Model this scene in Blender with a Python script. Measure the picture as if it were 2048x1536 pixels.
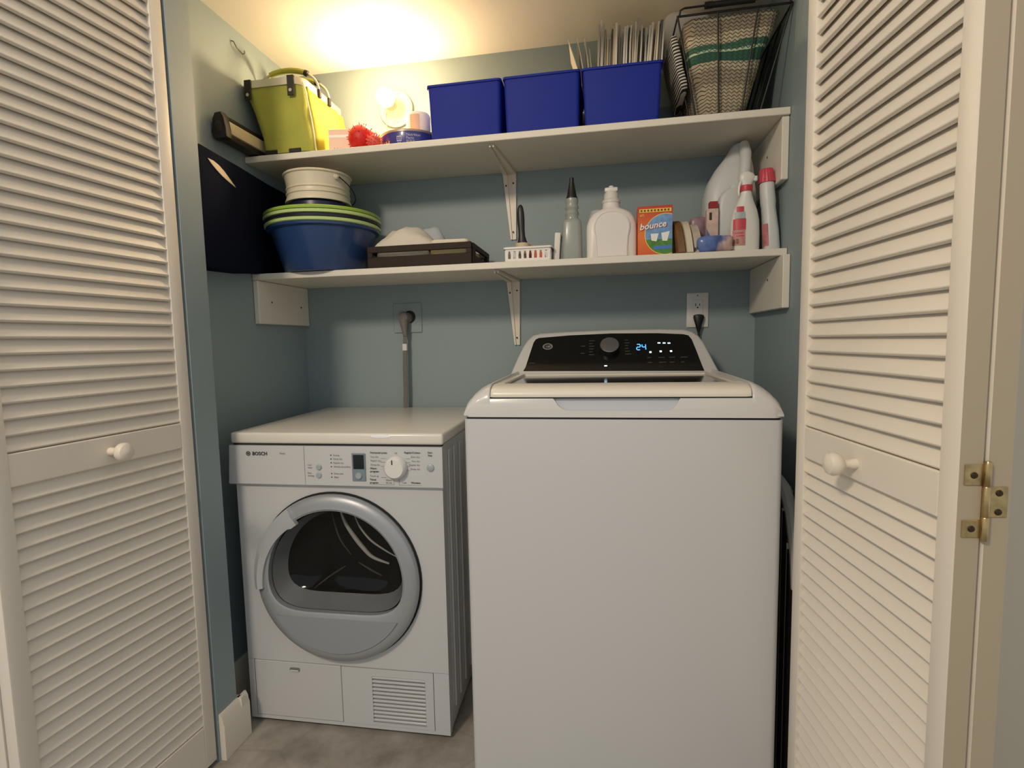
import bpy, bmesh, math, random
from mathutils import Vector, Matrix, noise
R = math.radians
rng = random.Random(7)
SC = bpy.context.scene
COL = SC.collection
for o in list(bpy.data.objects): bpy.data.objects.remove(o)

# ------------------------------------------------------------------ camera, world, lights, exposure
cam = bpy.data.cameras.new('camera'); camo = bpy.data.objects.new('camera', cam); COL.objects.link(camo)
YAW, PIT, ROL, FPX = -.1842, -.0919, -.0221, 1090.3
fw = Vector((math.sin(YAW)*math.cos(PIT), math.cos(YAW)*math.cos(PIT), math.sin(PIT)))
rt = Vector((math.cos(YAW), -math.sin(YAW), 0)); up = rt.cross(fw)
rt2 = rt*math.cos(ROL) + up*math.sin(ROL); up2 = -rt*math.sin(ROL) + up*math.cos(ROL)
M = Matrix((rt2, up2, -fw)).transposed().to_4x4(); M.translation = Vector((1.1016, -1.9052, 1.0762))
camo.matrix_world = M
cam.sensor_fit = 'HORIZONTAL'; cam.sensor_width = 36.0; cam.lens = FPX/2048*36.0
cam.shift_x = 21.6/2048; cam.shift_y = 15.3/2048; cam.clip_start = .02
SC.camera = camo
SC.view_settings.view_transform = 'Standard'; SC.view_settings.look = 'None'
SC.view_settings.gamma = 1.0; SC.view_settings.use_curve_mapping = False
SC.view_settings.exposure = 0.0
w = bpy.data.worlds.new('world'); SC.world = w; w.use_nodes = True
bg = w.node_tree.nodes['Background']; bg.inputs[0].default_value = (.93, .97, 1.0, 1); bg.inputs[1].default_value = .56
def area(name, loc, target, size, power, color):
    l = bpy.data.lights.new(name, 'AREA'); l.shape = 'DISK'; l.size = size; l.energy = power; l.color = color
    o = bpy.data.objects.new(name, l); COL.objects.link(o); o.location = loc
    o.rotation_euler = (Vector(target)-Vector(loc)).to_track_quat('-Z', 'Y').to_euler()
    return o
area('room_ceiling_lamp', (.05, -2.75, 2.38), (.8, -.4, .9), .34, 32, (1.0, .83, .63))
BULB_STRENGTH = 330.0

# ------------------------------------------------------------------ materials
def lin(c):
    return tuple(((v/255)/12.92 if v/255 <= .04045 else ((v/255+.055)/1.055)**2.4) for v in c) + (1,)
MATS = {}
def mat(name, rgb, rough=.5, metal=0., spec=.5, var=0., vscale=30., bump=0., bscale=200., coat=0., emit=0., trans=0., alpha=1., transl=0.):
    if name in MATS: return MATS[name]
    m = bpy.data.materials.new(name); m.use_nodes = True; nt = m.node_tree; N = nt.nodes; L = nt.links
    b = N['Principled BSDF']; c = lin(rgb)
    b.inputs['Base Color'].default_value = c; b.inputs['Roughness'].default_value = rough
    b.inputs['Metallic'].default_value = metal; b.inputs['Specular IOR Level'].default_value = spec
    b.inputs['Coat Weight'].default_value = coat; b.inputs['Coat Roughness'].default_value = .08
    b.inputs['Transmission Weight'].default_value = trans; b.inputs['Alpha'].default_value = alpha
    if emit: b.inputs['Emission Color'].default_value = c; b.inputs['Emission Strength'].default_value = emit
    if var or bump: tc = N.new('ShaderNodeTexCoord')
    if var:
        n = N.new('ShaderNodeTexNoise'); n.inputs['Scale'].default_value = vscale; n.inputs['Detail'].default_value = 4
        L.new(tc.outputs['Object'], n.inputs['Vector'])
        r = N.new('ShaderNodeValToRGB'); r.color_ramp.elements[0].position = .3; r.color_ramp.elements[1].position = .7
        r.color_ramp.elements[0].color = tuple(x*(1-var) for x in c[:3])+(1,)
        r.color_ramp.elements[1].color = tuple(min(1, x*(1+var)) for x in c[:3])+(1,)
        L.new(n.outputs['Fac'], r.inputs['Fac']); L.new(r.outputs['Color'], b.inputs['Base Color'])
    if bump:
        n2 = N.new('ShaderNodeTexNoise'); n2.inputs['Scale'].default_value = bscale; n2.inputs['Detail'].default_value = 3
        L.new(tc.outputs['Object'], n2.inputs['Vector'])
        bp = N.new('ShaderNodeBump'); bp.inputs['Strength'].default_value = bump; bp.inputs['Distance'].default_value = .002
        L.new(n2.outputs['Fac'], bp.inputs['Height']); L.new(bp.outputs['Normal'], b.inputs['Normal'])
    if transl:
        t = N.new('ShaderNodeBsdfTranslucent'); t.inputs['Color'].default_value = c
        mx = N.new('ShaderNodeMixShader'); mx.inputs[0].default_value = transl
        L.new(b.outputs[0], mx.inputs[1]); L.new(t.outputs[0], mx.inputs[2]); L.new(mx.outputs[0], N['Material Output'].inputs[0])
    MATS[name] = m; return m

wall_m = mat('blue_wall_paint', (140, 155, 158), .55, bump=.12, bscale=160, var=.02, vscale=4)
ceil_m = mat('ceiling_paint', (246, 240, 226), .7, bump=.1, bscale=120)
room_m = mat('room_wall_paint', (208, 196, 174), .7, bump=.1, bscale=120)
door_m = mat('door_white_paint', (228, 219, 204), .45, bump=.12, bscale=90)
trim_m = mat('trim_white_paint', (226, 216, 200), .4)
shelf_m = mat('shelf_white_paint', (224, 218, 204), .5, bump=.08, bscale=80, var=.02, vscale=9)
white_enamel = mat('white_enamel', (197, 198, 198), .22, coat=.35)
white_plastic = mat('white_plastic', (222, 220, 216), .35)
ivory = mat('ivory_porcelain', (236, 226, 200), .3)
dark_gap = mat('dark_gap', (28, 28, 28), .8)
black_gloss = mat('black_gloss', (9, 9, 10), .12, coat=.4)
black_plastic = mat('black_plastic', (22, 20, 20), .45)
grey_plastic = mat('grey_plastic', (128, 126, 122), .5)
silver = mat('silver_plastic', (162, 166, 170), .38, metal=.35)
chrome = mat('chrome', (190, 190, 190), .18, metal=1.)
brass = mat('aged_brass', (186, 160, 112), .3, metal=1., var=.25, vscale=60)
screw_m = mat('screw_dark', (70, 58, 40), .5, metal=.6)
black_wire = mat('black_wire', (14, 12, 11), .5)

# floor: mottled stone-look vinyl with a hairline seam
floor_m = bpy.data.materials.new('mottled_vinyl'); floor_m.use_nodes = True
def _floor():
    nt = floor_m.node_tree; N = nt.nodes; L = nt.links; b = N['Principled BSDF']
    tc = N.new('ShaderNodeTexCoord')
    n1 = N.new('ShaderNodeTexNoise'); n1.inputs['Scale'].default_value = 7; n1.inputs['Detail'].default_value = 6; n1.inputs['Roughness'].default_value = .62
    L.new(tc.outputs['Object'], n1.inputs['Vector'])
    r = N.new('ShaderNodeValToRGB'); e = r.color_ramp.elements
    e[0].position = .32; e[0].color = lin((128, 120, 110)); e[1].position = .68; e[1].color = lin((176, 170, 161))
    m = e.new(.5); m.color = lin((154, 147, 137))
    L.new(n1.outputs['Fac'], r.inputs['Fac'])
    v = N.new('ShaderNodeTexVoronoi'); v.feature = 'DISTANCE_TO_EDGE'; v.inputs['Scale'].default_value = 1.9; v.inputs['Randomness'].default_value = .8
    L.new(tc.outputs['Object'], v.inputs['Vector'])
    cr = N.new('ShaderNodeValToRGB'); cr.color_ramp.elements[0].position = 0; cr.color_ramp.elements[0].color = (.62, .6, .58, 1)
    cr.color_ramp.elements[1].position = .012; cr.color_ramp.elements[1].color = (1, 1, 1, 1)
    L.new(v.outputs['Distance'], cr.inputs['Fac'])
    mx = N.new('ShaderNodeMixRGB'); mx.blend_type = 'MULTIPLY'; mx.inputs[0].default_value = .35
    L.new(r.outputs['Color'], mx.inputs[1]); L.new(cr.outputs['Color'], mx.inputs[2]); L.new(mx.outputs[0], b.inputs['Base Color'])
    b.inputs['Roughness'].default_value = .5
_floor()

# ------------------------------------------------------------------ mesh helpers
class MB:
    def __init__(s): s.v = []; s.f = []
    def add(s, v, f, mtx=None):
        k = len(s.v)
        s.v += [tuple(mtx @ Vector(p)) if mtx else tuple(p) for p in v]
        s.f += [tuple(i+k for i in q) for q in f]; return s
    def box(s, x0, x1, y0, y1, z0, z1, mtx=None):
        v = [(x, y, z) for x in (x0, x1) for y in (y0, y1) for z in (z0, z1)]
        return s.add(v, [(0,1,3,2),(4,6,7,5),(0,4,5,1),(2,3,7,6),(0,2,6,4),(1,5,7,3)], mtx)
    def rbox(s, x0, x1, y0, y1, z0, z1, r=.004, seg=2, mtx=None):
        bm = bmesh.new(); t = MB().box(x0, x1, y0, y1, z0, z1)
        vs = [bm.verts.new(p) for p in t.v]
        for q in t.f: bm.faces.new([vs[i] for i in q])
        r = min(r, .49*min(abs(x1-x0), abs(y1-y0), abs(z1-z0)))
        bmesh.ops.bevel(bm, geom=bm.edges[:], offset=r, segments=seg, affect='EDGES', profile=.5)
        return s.bm(bm, mtx)
    def bm(s, bm, mtx=None):
        bm.verts.index_update()
        s.add([v.co.copy() for v in bm.verts], [[v.index for v in f.verts] for f in bm.faces], mtx); bm.free(); return s
    def loft(s, rings, cap0=True, cap1=True, closed=True, mtx=None):
        n = len(rings[0]); v = [p for r in rings for p in r]; f = []
        for i in range(len(rings)-1):
            for j in range(n if closed else n-1):
                k = (j+1) % n; f.append((i*n+j, i*n+k, (i+1)*n+k, (i+1)*n+j))
        if cap0: f.append(tuple(range(n-1, -1, -1)))
        if cap1: f.append(tuple((len(rings)-1)*n+j for j in range(n)))
        return s.add(v, f, mtx)
    def lathe(s, prof, seg=32, c=(0,0,0), axis='z', cap0=True, cap1=True, mtx=None, sx=1., sy=1.):
        rings = []
        for r, h in prof:
            ring = []
            for j in range(seg):
                a = 2*math.pi*j/seg; x, y = r*math.cos(a)*sx, r*math.sin(a)*sy
                if axis == 'z': p = (x, y, h)
                elif axis == '-y': p = (x, -h, y)
                else: p = (h, x, y)
                ring.append((p[0]+c[0], p[1]+c[1], p[2]+c[2]))
            rings.append(ring)
        return s.loft(rings, cap0, cap1, mtx=mtx)
    def tube(s, pts, r, seg=8, closed=False, mtx=None):
        pts = [Vector(p) for p in pts]; n = len(pts); rings = []
        up = None
        for i, p in enumerate(pts):
            a = pts[(i-1) % n] if (closed or i) else p; b = pts[(i+1) % n] if (closed or i < n-1) else p
            t = (b-a).normalized()
            if up is None: up = Vector((0,0,1)) if abs(t.z) < .9 else Vector((1,0,0))
            x = t.cross(up).normalized(); up = x.cross(t).normalized()
            rr = r[i] if isinstance(r, (list, tuple)) else r
            rings.append([tuple(p + x*rr*math.cos(2*math.pi*j/seg) + up*rr*math.sin(2*math.pi*j/seg)) for j in range(seg)])
        if closed: rings.append(rings[0]); return s.loft(rings, False, False, mtx=mtx)
        return s.loft(rings, mtx=mtx)
    def prism(s, out, mapf, h0, h1, mtx=None):
        return s.loft([[mapf(a, b, h0) for a, b in out], [mapf(a, b, h1) for a, b in out]], mtx=mtx)
    def plate(s, outer, inner, y0, y1, mtx=None):          # ring plate in x/z between two matching loops, thickness y0..y1
        A = [(x, y0, z) for x, z in outer]; B = [(x, y0, z) for x, z in inner]
        Cc = [(x, y1, z) for x, z in inner]; D = [(x, y1, z) for x, z in outer]
        return s.loft([A, B, Cc, D, A], False, False, mtx=mtx)
def mesh(name, mb, smooth=35):
    me = bpy.data.meshes.new(name); me.from_pydata(mb.v, [], mb.f); me.update()
    bm = bmesh.new(); bm.from_mesh(me); bmesh.ops.remove_doubles(bm, verts=bm.verts, dist=1e-6)
    bmesh.ops.recalc_face_normals(bm, faces=bm.faces); bm.to_mesh(me); bm.free()
    if smooth:
        me.polygons.foreach_set('use_smooth', [True]*len(me.polygons)); me.set_sharp_from_angle(angle=R(smooth))
    return me
def obj(name, mb, m, parent=None, loc=None, rot=None, smooth=35):
    me = mb if isinstance(mb, bpy.types.Mesh) else mesh(name, mb, smooth)
    if not me.materials: me.materials.append(m)
    o = bpy.data.objects.new(name, me); COL.objects.link(o)
    if parent: o.parent = parent
    if loc: o.location = loc
    if rot: o.rotation_euler = rot
    return o
def tag(o, label, cat, group=None):
    o['label'] = label; o['category'] = cat
    if group: o['group'] = group
    return o
def thing(name, label, cat, loc=(0,0,0), rz=0, group=None):
    o = bpy.data.objects.new(name, None); COL.objects.link(o); o.location = loc; o.rotation_euler = (0,0,rz); o.empty_display_size = .05
    return tag(o, label, cat, group)
def struct(name, mb, m, **k):
    o = obj(name, mb, m, **k); o['kind'] = 'structure'; return o
def copy_tree(o, parent=None):
    c = o.copy(); COL.objects.link(c)
    if parent: c.parent = parent
    for ch in list(o.children): copy_tree(ch, c)
    return c
def rr(x0, x1, y0, y1, r, z, n=5):                        # rounded rectangle ring
    out = []
    for cx, cy, a0 in ((x1-r, y1-r, 0), (x0+r, y1-r, 90), (x0+r, y0+r, 180), (x1-r, y0+r, 270)):
        for i in range(n+1):
            a = R(a0+90*i/n); out.append((cx+r*math.cos(a), cy+r*math.sin(a), z))
    return out
def rr2(x0, x1, y0, y1, r, n=5): return [(p[0], p[1]) for p in rr(x0, x1, y0, y1, r, 0, n)]
def text(s, size, mapf, align='LEFT', bold=False, slant=0, space=1.):
    cu = bpy.data.curves.new('t', 'FONT'); cu.body = s; cu.size = size; cu.align_x = align; cu.shear = slant; cu.space_character = space
    cu.resolution_u = 2
    if bold: cu.offset = size*.02
    o = bpy.data.objects.new('t', cu); COL.objects.link(o)
    dg = bpy.context.evaluated_depsgraph_get(); me = bpy.data.meshes.new_from_object(o.evaluated_get(dg))
    bm = bmesh.new(); bm.from_mesh(me); bmesh.ops.triangulate(bm, faces=bm.faces)
    mb = MB(); bm.verts.index_update()
    mb.add([mapf(v.co.x, v.co.y) for v in bm.verts], [[v.index for v in f.verts] for f in bm.faces])
    bm.free(); bpy.data.objects.remove(o); bpy.data.curves.remove(cu); bpy.data.meshes.remove(me)
    return mb
def soft(x0, x1, y0, y1, z0, z1, r=.02, amp=.004, sc=14, seed=0, n=10, flat=True):   # rounded cushion-like box with folds
    bm = bmesh.new(); bmesh.ops.create_cube(bm, size=2)
    bmesh.ops.subdivide_edges(bm, edges=bm.edges[:], cuts=n, use_grid_fill=True)
    hx, hy, hz = (x1-x0)/2, (y1-y0)/2, (z1-z0)/2; r = min(r, hx, hy, hz)
    for v in bm.verts:
        p = Vector((v.co.x*hx, v.co.y*hy, v.co.z*hz))
        q = Vector((max(-hx+r, min(hx-r, p.x)), max(-hy+r, min(hy-r, p.y)), max(-hz+r, min(hz-r, p.z))))
        d = p-q
        if d.length > 1e-9: p = q + d.normalized()*r
        nz = noise.noise_vector((p+Vector((seed*3.1, seed, -seed)))*sc)
        k = 1. if not flat else min(1, (p.z+hz)/(hz*.5))
        p += nz*amp*k
        v.co = p + Vector(((x0+x1)/2, (y0+y1)/2, (z0+z1)/2))
    return MB().bm(bm)
def fy(y): return lambda a, b: (a, y, b)                    # text lying on a plane facing the room

# ------------------------------------------------------------------ the room
W, H = 1.59, 2.046
struct('floor', MB().box(-1.6, 3.2, -4.2, .1, -.06, 0), floor_m)
struct('ceiling', MB().box(-.1, W+.1, -.735, .1, H, H+.06), ceil_m)
struct('wall_back', MB().box(-.1, W+.1, 0, .1, 0, H), wall_m)
struct('wall_left', MB().box(-.1, 0, -.658, 0, 0, H), wall_m)
struct('wall_right', MB().box(W, W+.1, -.658, 0, 0, H), wall_m)
struct('wall_front_left', MB().box(-1.4, .116, -.735, -.658, 0, 2.5), wall_m)
struct('wall_front_right', MB().box(1.512, 3.0, -.735, -.658, 0, 2.5), room_m)
struct('wall_front_header', MB().box(.116, 1.512, -.735, -.658, 2.005, 2.5), room_m)
def skirting(L, h=.125, t=.015):
    pr = [(0, 0), (t, 0), (t, h-.03), (t*.8, h-.022), (t*.75, h-.012), (t*.35, h), (0, h)]
    return pr
def base_run(mb, p0, p1, nrm, h=.125, t=.015):
    d = Vector(p1)-Vector(p0); pr = skirting(0, h, t); n = Vector(nrm)
    mb.loft([[tuple(Vector(p)+n*a+Vector((0,0,b))) for a, b in pr] for p in (p0, p1)]); return mb
b = MB(); base_run(b, (.116, -.73, 0), (.116, -.626, 0), (1,0,0)); base_run(b, (.1305, -.658, 0), (.0, -.658, 0), (0,1,0), t=.0315)
struct('baseboard_front', b, trim_m)
struct('baseboard_left', base_run(MB(), (0, -.64, 0), (0, 0, 0), (1,0,0)), trim_m)
struct('baseboard_back', base_run(MB(), (.015, 0, 0), (W-.015, 0, 0), (0,-1,0)), trim_m)
struct('baseboard_right', base_run(MB(), (W, -.64, 0), (W, 0, 0), (-1,0,0)), trim_m)

# ------------------------------------------------------------------ louvred bifold doors
SP = .0287; PW = .432; TH = .028; ST = .034
def slat_mesh():
    p = [(0, 0), (.0004, .0015), (-.0182, .0415), (-.0235, .0390), (-.0055, -.0022), (-.0048, -.0028)]
    return mesh('slat', MB().loft([[(u, a, b) for a, b in p] for u in (ST-.003, PW-ST+.003)]), 25)
SLAT = slat_mesh(); SLAT.materials.append(door_m)
def knob_mb():
    return MB().lathe([(.0001, -.001), (.0085, -.001), (.0085, .008), (.0065, .013), (.0075, .018), (.014, .023), (.0185, .029), (.0195, .036), (.0165, .043), (.009, .047), (.0001, .048)], 28, cap0=False, cap1=False)
def panel(door, flip, woff, face, knob_u=None):
    # local axes of the door empty: u along the panel (x), w out of its face (y), z up
    y0, y1 = woff-TH, woff
    f = MB()
    for u0, u1 in ((0, ST), (PW-ST, PW)): f.rbox(u0, u1, y0, y1, .012, 2.0, .003, 2)
    for z0, z1 in ((.012, .124), (.838, .8985), (1.934, 2.0)): f.rbox(ST-.001, PW-ST+.001, y0+.001, y1-.001, z0, z1, .002, 1)
    pf = obj('panel_frame', f, door_m, door)
    zs = [.1275+SP*.992*k for k in range(25)] + [.9020+SP*k for k in range(36)]
    for z in zs:
        o = bpy.data.objects.new('slat', SLAT); COL.objects.link(o); o.parent = pf
        o.location = (0, woff-.002, z) if face > 0 else (0, woff-TH+.002, z)
        if face < 0: o.scale = (1, -1, 1)
    if knob_u:
        obj('knob', knob_mb(), trim_m, pf, loc=(knob_u, y1, .866), rot=(R(-90) if not flip else R(-90), 0, 0))
    return pf
def door(name, loc, ang, flip):
    e = bpy.data.objects.new(name, None); COL.objects.link(e); e['kind'] = 'structure'
    e.location = loc; e.rotation_euler = (0, 0, ang)
    if flip: e.scale = (1, -1, 1)
    return e
dl = door('door_1', (.1137, -.742, 0), -1.6566, False)
panel(dl, False, 0, 1, .212); panel(dl, False, -.033, -1)
dr = door('door_2', (1.483, -.7367, 0), -1.471, True)
panel(dr, False, 0, 1, .212); panel(dr, False, -.033, -1)
# the butt hinge on the meeting edges (local: u beyond PW is towards the room)
hb = MB(); E_ = PW+.0004
for z0, z1 in ((.890, .916), (.825, .847)): hb.rbox(E_, E_+.0016, -.027, -.006, z0, z1, .0006, 1)
hb.rbox(E_, E_+.0016, -.056, -.036, .8505, .8885, .0006, 1)
hinge = obj('hinge', hb, brass, dr); hinge['label'] = 'worn brass butt hinge'
eb = MB()  # beige strips over the white hinge edges, shade put into their colour
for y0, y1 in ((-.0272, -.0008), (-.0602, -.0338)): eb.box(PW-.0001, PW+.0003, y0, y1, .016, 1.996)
eb_ = obj('edge_shade', eb, mat('edge_shade_paint', (176, 160, 134), .55), dr); eb_['label'] = 'beige painted shade over the door edges'
obj('hinge_pin', MB().lathe([(.0001, .822), (.004, .822), (.0043, .824), (.0043, .850), (.0038, .851), (.0043, .852), (.0043, .888), (.0038, .889), (.0043, .890), (.0043, .917), (.003, .920), (.0001, .920)], 14, c=(E_+.003, -.0305, 0), cap0=False, cap1=False), brass, hinge)
for y, z in ((-.0165, .9025), (-.0165, .836), (-.046, .8805), (-.046, .857)):
    s = MB().lathe([(.0001, 0), (.0042, 0), (.0036, .0013), (.0001, .0016)], 14, cap0=False, cap1=False)
    s.box(-.003, .003, -.0004, .0004, .0012, .0019); s.box(-.0004, .0004, -.003, .003, .0012, .0019)
    obj('screw', s, screw_m, hinge, loc=(E_+.0016, y, z), rot=(0, R(90), 0))

# ------------------------------------------------------------------ shelves, cleats, brackets
ZU, ZL, DP = 1.651, 1.289, .307
tag(obj('wall_shelf', MB().rbox(.001, W-.001, -DP, -.001, ZU, ZU+.019, .0015, 1), shelf_m), 'upper white painted shelf board, carrying the blue bins and green basket', 'shelf')
tag(obj('wall_shelf', MB().rbox(.001, W-.001, -DP, -.001, ZL, ZL+.019, .0015, 1), shelf_m), 'lower white painted shelf board, carrying the basins and detergent bottles', 'shelf')
def cleat(label, x0, x1, y0, z0, z1, screws, sgn):
    o = tag(obj('shelf_cleat', MB().rbox(x0, x1, y0, -.002, z0, z1-.001, .002, 1), shelf_m), label, 'shelf support')
    for y, z in screws:
        obj('screw', MB().lathe([(.0001, 0), (.0035, 0), (.003, .0008), (.0001, .0006)], 10, cap0=False, cap1=False), screw_m, o, loc=((x1 if sgn > 0 else x0), y, z), rot=(0, R(90*sgn), 0))
cleat('white wooden cleat under the left end of the lower shelf, two screws', .001, .019, -.306, 1.150, ZL, ((-.235, 1.222), (-.055, 1.215)), 1)
cleat('white wooden cleat under the right end of the lower shelf', 1.571, W-.001, -.335, 1.148, ZL, ((-.20, 1.235),), -1)
cleat('white wooden cleat under the right end of the upper shelf', 1.571, W-.001, -.300, 1.488, ZU, ((-.17, 1.585),), -1)
def bracket(label, x, zt, zb):
    t = thing('shelf_bracket', label, 'bracket', (x, 0, zt))
    h = zt-zb
    a = MB()
    for s in (-1, 1):
        o = [(s*.004, -h), (s*.0095, -h), (s*.0235, -.002), (s*.0075, -.002)]
        a.prism(o, lambda p, q, k: (p+(.010 if q < -.1 else 0), k, q), -.0005, -.009)
    a.prism([(-.005, -h), (.005, -h), (.009, -.002), (-.009, -.002)], lambda p, q, k: (p+(.010 if q < -.1 else 0), k, q), -.0005, -.004)
    obj('wall_arm', a, trim_m, t)
    c = MB()
    for s in (-1, 1):
        o = [(s*.003, -.285), (s*.007, -.285), (s*.0235, -.004), (s*.0075, -.004)]
        c.prism(o, lambda p, q, k: (p-(.006 if q < -.1 else 0), q, k), -.009, -.001)
    c.prism([(-.004, -.285), (.004, -.285), (.009, -.004), (-.009, -.004)], lambda p, q, k: (p-(.006 if q < -.1 else 0), q, k), -.004, -.001)
    obj('shelf_arm', c, trim_m, t)
    for sx, z in ((-.012, -.045), (.013, -.038), (.010, -h+.025)):
        obj('screw', MB().lathe([(.0001, 0), (.0032, 0), (.0025, .0012), (.0001, .0014)], 10, cap0=False, cap1=False), screw_m, t, loc=(sx, -.009, z), rot=(R(90), 0, 0))
bracket('white steel bracket holding up the middle of the upper shelf', .793, ZU, 1.425)
bracket('white steel bracket under the middle of the lower shelf, above the washer', .799, ZL, 1.063)

# ------------------------------------------------------------------ wall lamp with bare bulb
t = thing('wall_lamp', 'ivory porcelain lampholder with a glowing bare bulb and pull chain on back wall', 'lamp', (.396, 0, 1.894))
obj('base', MB().lathe([(.0001, .001), (.058, .001), (.060, .004), (.060, .010), (.056, .014), (.040, .017), (.034, .022), (.030, .032), (.026, .046), (.022, .050), (.0001, .050)], 48, axis='-y', cap0=False, cap1=False), ivory, t)
bulb_m = mat('glowing_bulb', (255, 214, 150), .4, emit=BULB_STRENGTH)
bm_ = bulb_m.node_tree.nodes['Principled BSDF']; bm_.inputs['Emission Color'].default_value = (1.0, .72, .40, 1)
obj('bulb', MB().lathe([(.0275, .094), (.0295, .104), (.028, .118), (.021, .130), (.010, .1365), (.0001, .138)], 24, axis='-y', cap1=False), bulb_m, t)
obj('shade_collar', MB().lathe([(.0125, .049), (.0135, .060), (.018, .075), (.0262, .090), (.0278, .0942), (.0001, .0940)], 24, axis='-y', cap1=False), ivory, t)  # opaque collar added to keep the bulb's glare off the wall behind
obj('pull_chain', MB().tube([(-.028, -.030, -.018), (-.0285, -.031, -.03), (-.0285, -.030, -.12)], .0013, 6), grey_plastic, t)
ink = mat('dark_ink', (46, 40, 34), .6)
mk = text('Cap', .013, lambda a, c: (a, -.0158, c-.047), 'CENTER', True)
mk2 = text('On', .010, lambda a, c: (a-.008, -.0150, c-.0545), 'CENTER'); mk.add(mk2.v, mk2.f)
mk3 = text('60W', .009, lambda a, c: (a+.01, -.0158, c+.044), 'CENTER'); mk.add(mk3.v, mk3.f)
obj('lettering', mk, ink, t)

# coat hook on the left wall
hk = MB().tube([(.0005, -.335, 2.002), (.008, -.335, 1.999), (.013, -.330, 1.984), (.013, -.300, 1.978), (.013, -.290, 1.987), (.014, -.293, 1.993)], .0016, 6)
tag(obj('wall_hook', hk, mat('hook_steel', (90, 86, 70), .4, metal=.8)), 'small bent wire hook on the left wall above the green basket', 'hook')

# ------------------------------------------------------------------ dryer
DRY = thing('clothes_dryer', 'short white front-loading dryer with round grey door, left of the washer', 'dryer', (.0993, -.5802, 0), .0201)
DW, DD = .595, .555
dc, dR = (.291, .446), .2335
def angs(n, extra): return sorted([2*math.pi*i/n for i in range(n)] + extra)
def rect_hit(c, a, x0, x1, z0, z1):
    dx, dz = math.cos(a), math.sin(a); k = 1e9
    if dx > 1e-9: k = min(k, (x1-c[0])/dx)
    if dx < -1e-9: k = min(k, (x0-c[0])/dx)
    if dz > 1e-9: k = min(k, (z1-c[1])/dz)
    if dz < -1e-9: k = min(k, (z0-c[1])/dz)
    return (c[0]+dx*k, c[1]+dz*k)
def rect_circle(c, r, x0, x1, z0, z1, n=64):
    ex = [math.atan2(z-c[1], x-c[0]) % (2*math.pi) for x in (x0, x1) for z in (z0, z1)]
    A = angs(n, ex)
    return [rect_hit(c, a, x0, x1, z0, z1) for a in A], [(c[0]+r*math.cos(a), c[1]+r*math.sin(a)) for a in A]
b = MB()
o_, i_ = rect_circle(dc, .195, .002, DW-.002, .1895, .70); b.plate(o_, i_, 0, .02)
b.box(.002, .016, .02, DD, .02, .811); b.box(DW-.016, DW-.002, .02, DD, .02, .811)
b.box(.016, DW-.016, DD-.01, DD, .02, .811); b.box(.016, DW-.016, .02, DD-.01, .02, .05)
b.box(.002, .0200, 0, .02, .012, .1885); b.box(.5505, DW-.002, 0, .02, .012, .1885); b.box(.016, DW-.016, .012, .03, .012, .1885)
b.box(.016, DW-.016, .006, .02, .70, .811)
b.box(.0200, .5505, 0, .02, .012, .022)
obj('body', b, white_enamel, DRY)
sd = MB()
for v in (.055, .11, .175, .25, .33, .42, .5): sd.rbox(DW-.003, DW+.003, v, v+.018, .06, .79, .0025, 1)
obj('side_rib', sd, white_enamel, DRY)
obj('plinth', MB().box(.02, DW-.02, .02, DD-.02, .002, .02), dark_gap, DRY)
lid_m = mat('dryer_lid_white', (224, 219, 208), .3, coat=.2)
obj('lid', MB().rbox(-.003, DW+.005, -.008, DD+.005, .8135, .844, .007, 3), lid_m, DRY)
obj('gap_line', MB().box(.003, DW-.003, -.004, .03, .808, .816), dark_gap, DRY)
bd = obj('badge', MB().lathe([(.0001, 0), (.0285, 0), (.028, .0012), (.0001, .0018)], 28, axis='-y', sy=.17, cap0=False, cap1=False), mat('badge_white', (250, 250, 250), .2), DRY, loc=(.4325, -.0080, .8365)); bd['label'] = 'small white oval badge on the lid front'
cf = MB().loft([[(-.004, 0, .8095), (-.004, -.012, .8095), (-.010, -.014, .704), (-.010, -.010, .7005), (-.010, 0, .7005)], [(DW+.003, 0, .8095), (DW+.003, -.012, .8095), (DW+.003, -.014, .704), (DW+.003, -.010, .7005), (DW+.003, 0, .7005)]])
ctl = obj('control_panel', cf, white_enamel, DRY)
YF = -.0140
obj('seam', MB().box(.2165, .2172, YF-.0005, YF, .7035, .8090), mat('seam_grey', (150, 150, 150), .6), ctl)
obj('display', MB().rbox(.352, .390, YF-.002, YF+.001, .717, .792, .002, 1), mat('display_grey', (120, 136, 146), .4), ctl)
obj('screen', MB().rbox(.3565, .3865, YF-.0032, YF-.0015, .750, .788, .001, 1), mat('screen_dark', (22, 26, 30), .15), ctl)
btn_m = mat('button_grey', (168, 176, 180), .4, metal=.2)
def disc(x, z, r, h, m, nm, seg=24):
    return obj(nm, MB().lathe([(.0001, 0), (r, 0), (r*.96, h*.7), (r*.8, h), (.0001, h)], seg, axis='-y', cap0=False, cap1=False), m, ctl, loc=(x, YF, z))
disc(.3705, .732, .0095, .006, btn_m, 'button'); disc(.258, .753, .0078, .003, btn_m, 'button'); disc(.257, .731, .0078, .003, btn_m, 'button'); disc(.566, .756, .0098, .003, btn_m, 'button')
dial = disc(.474, .756, .030, .020, white_plastic, 'dial', 40)
obj('pointer', MB().box(-.0012, .0012, -.0214, -.0198, .010, .022), ink, ctl, loc=(.470, YF, .757))
ptx = MB()
grey_ink = mat('grey_ink', (96, 94, 92), .6)
def pt(s, x, z, size=.0068, al='LEFT', bold=False, to=None):
    m = text(s, size, lambda a, c: (x+a, YF-.0006, z+c), al, bold); (to or ptx).add(m.v, m.f)
bold_t = MB()
pt('BOSCH', .0655, .7835, .0135, 'LEFT', True, bold_t)
for k in range(28):
    pass
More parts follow.
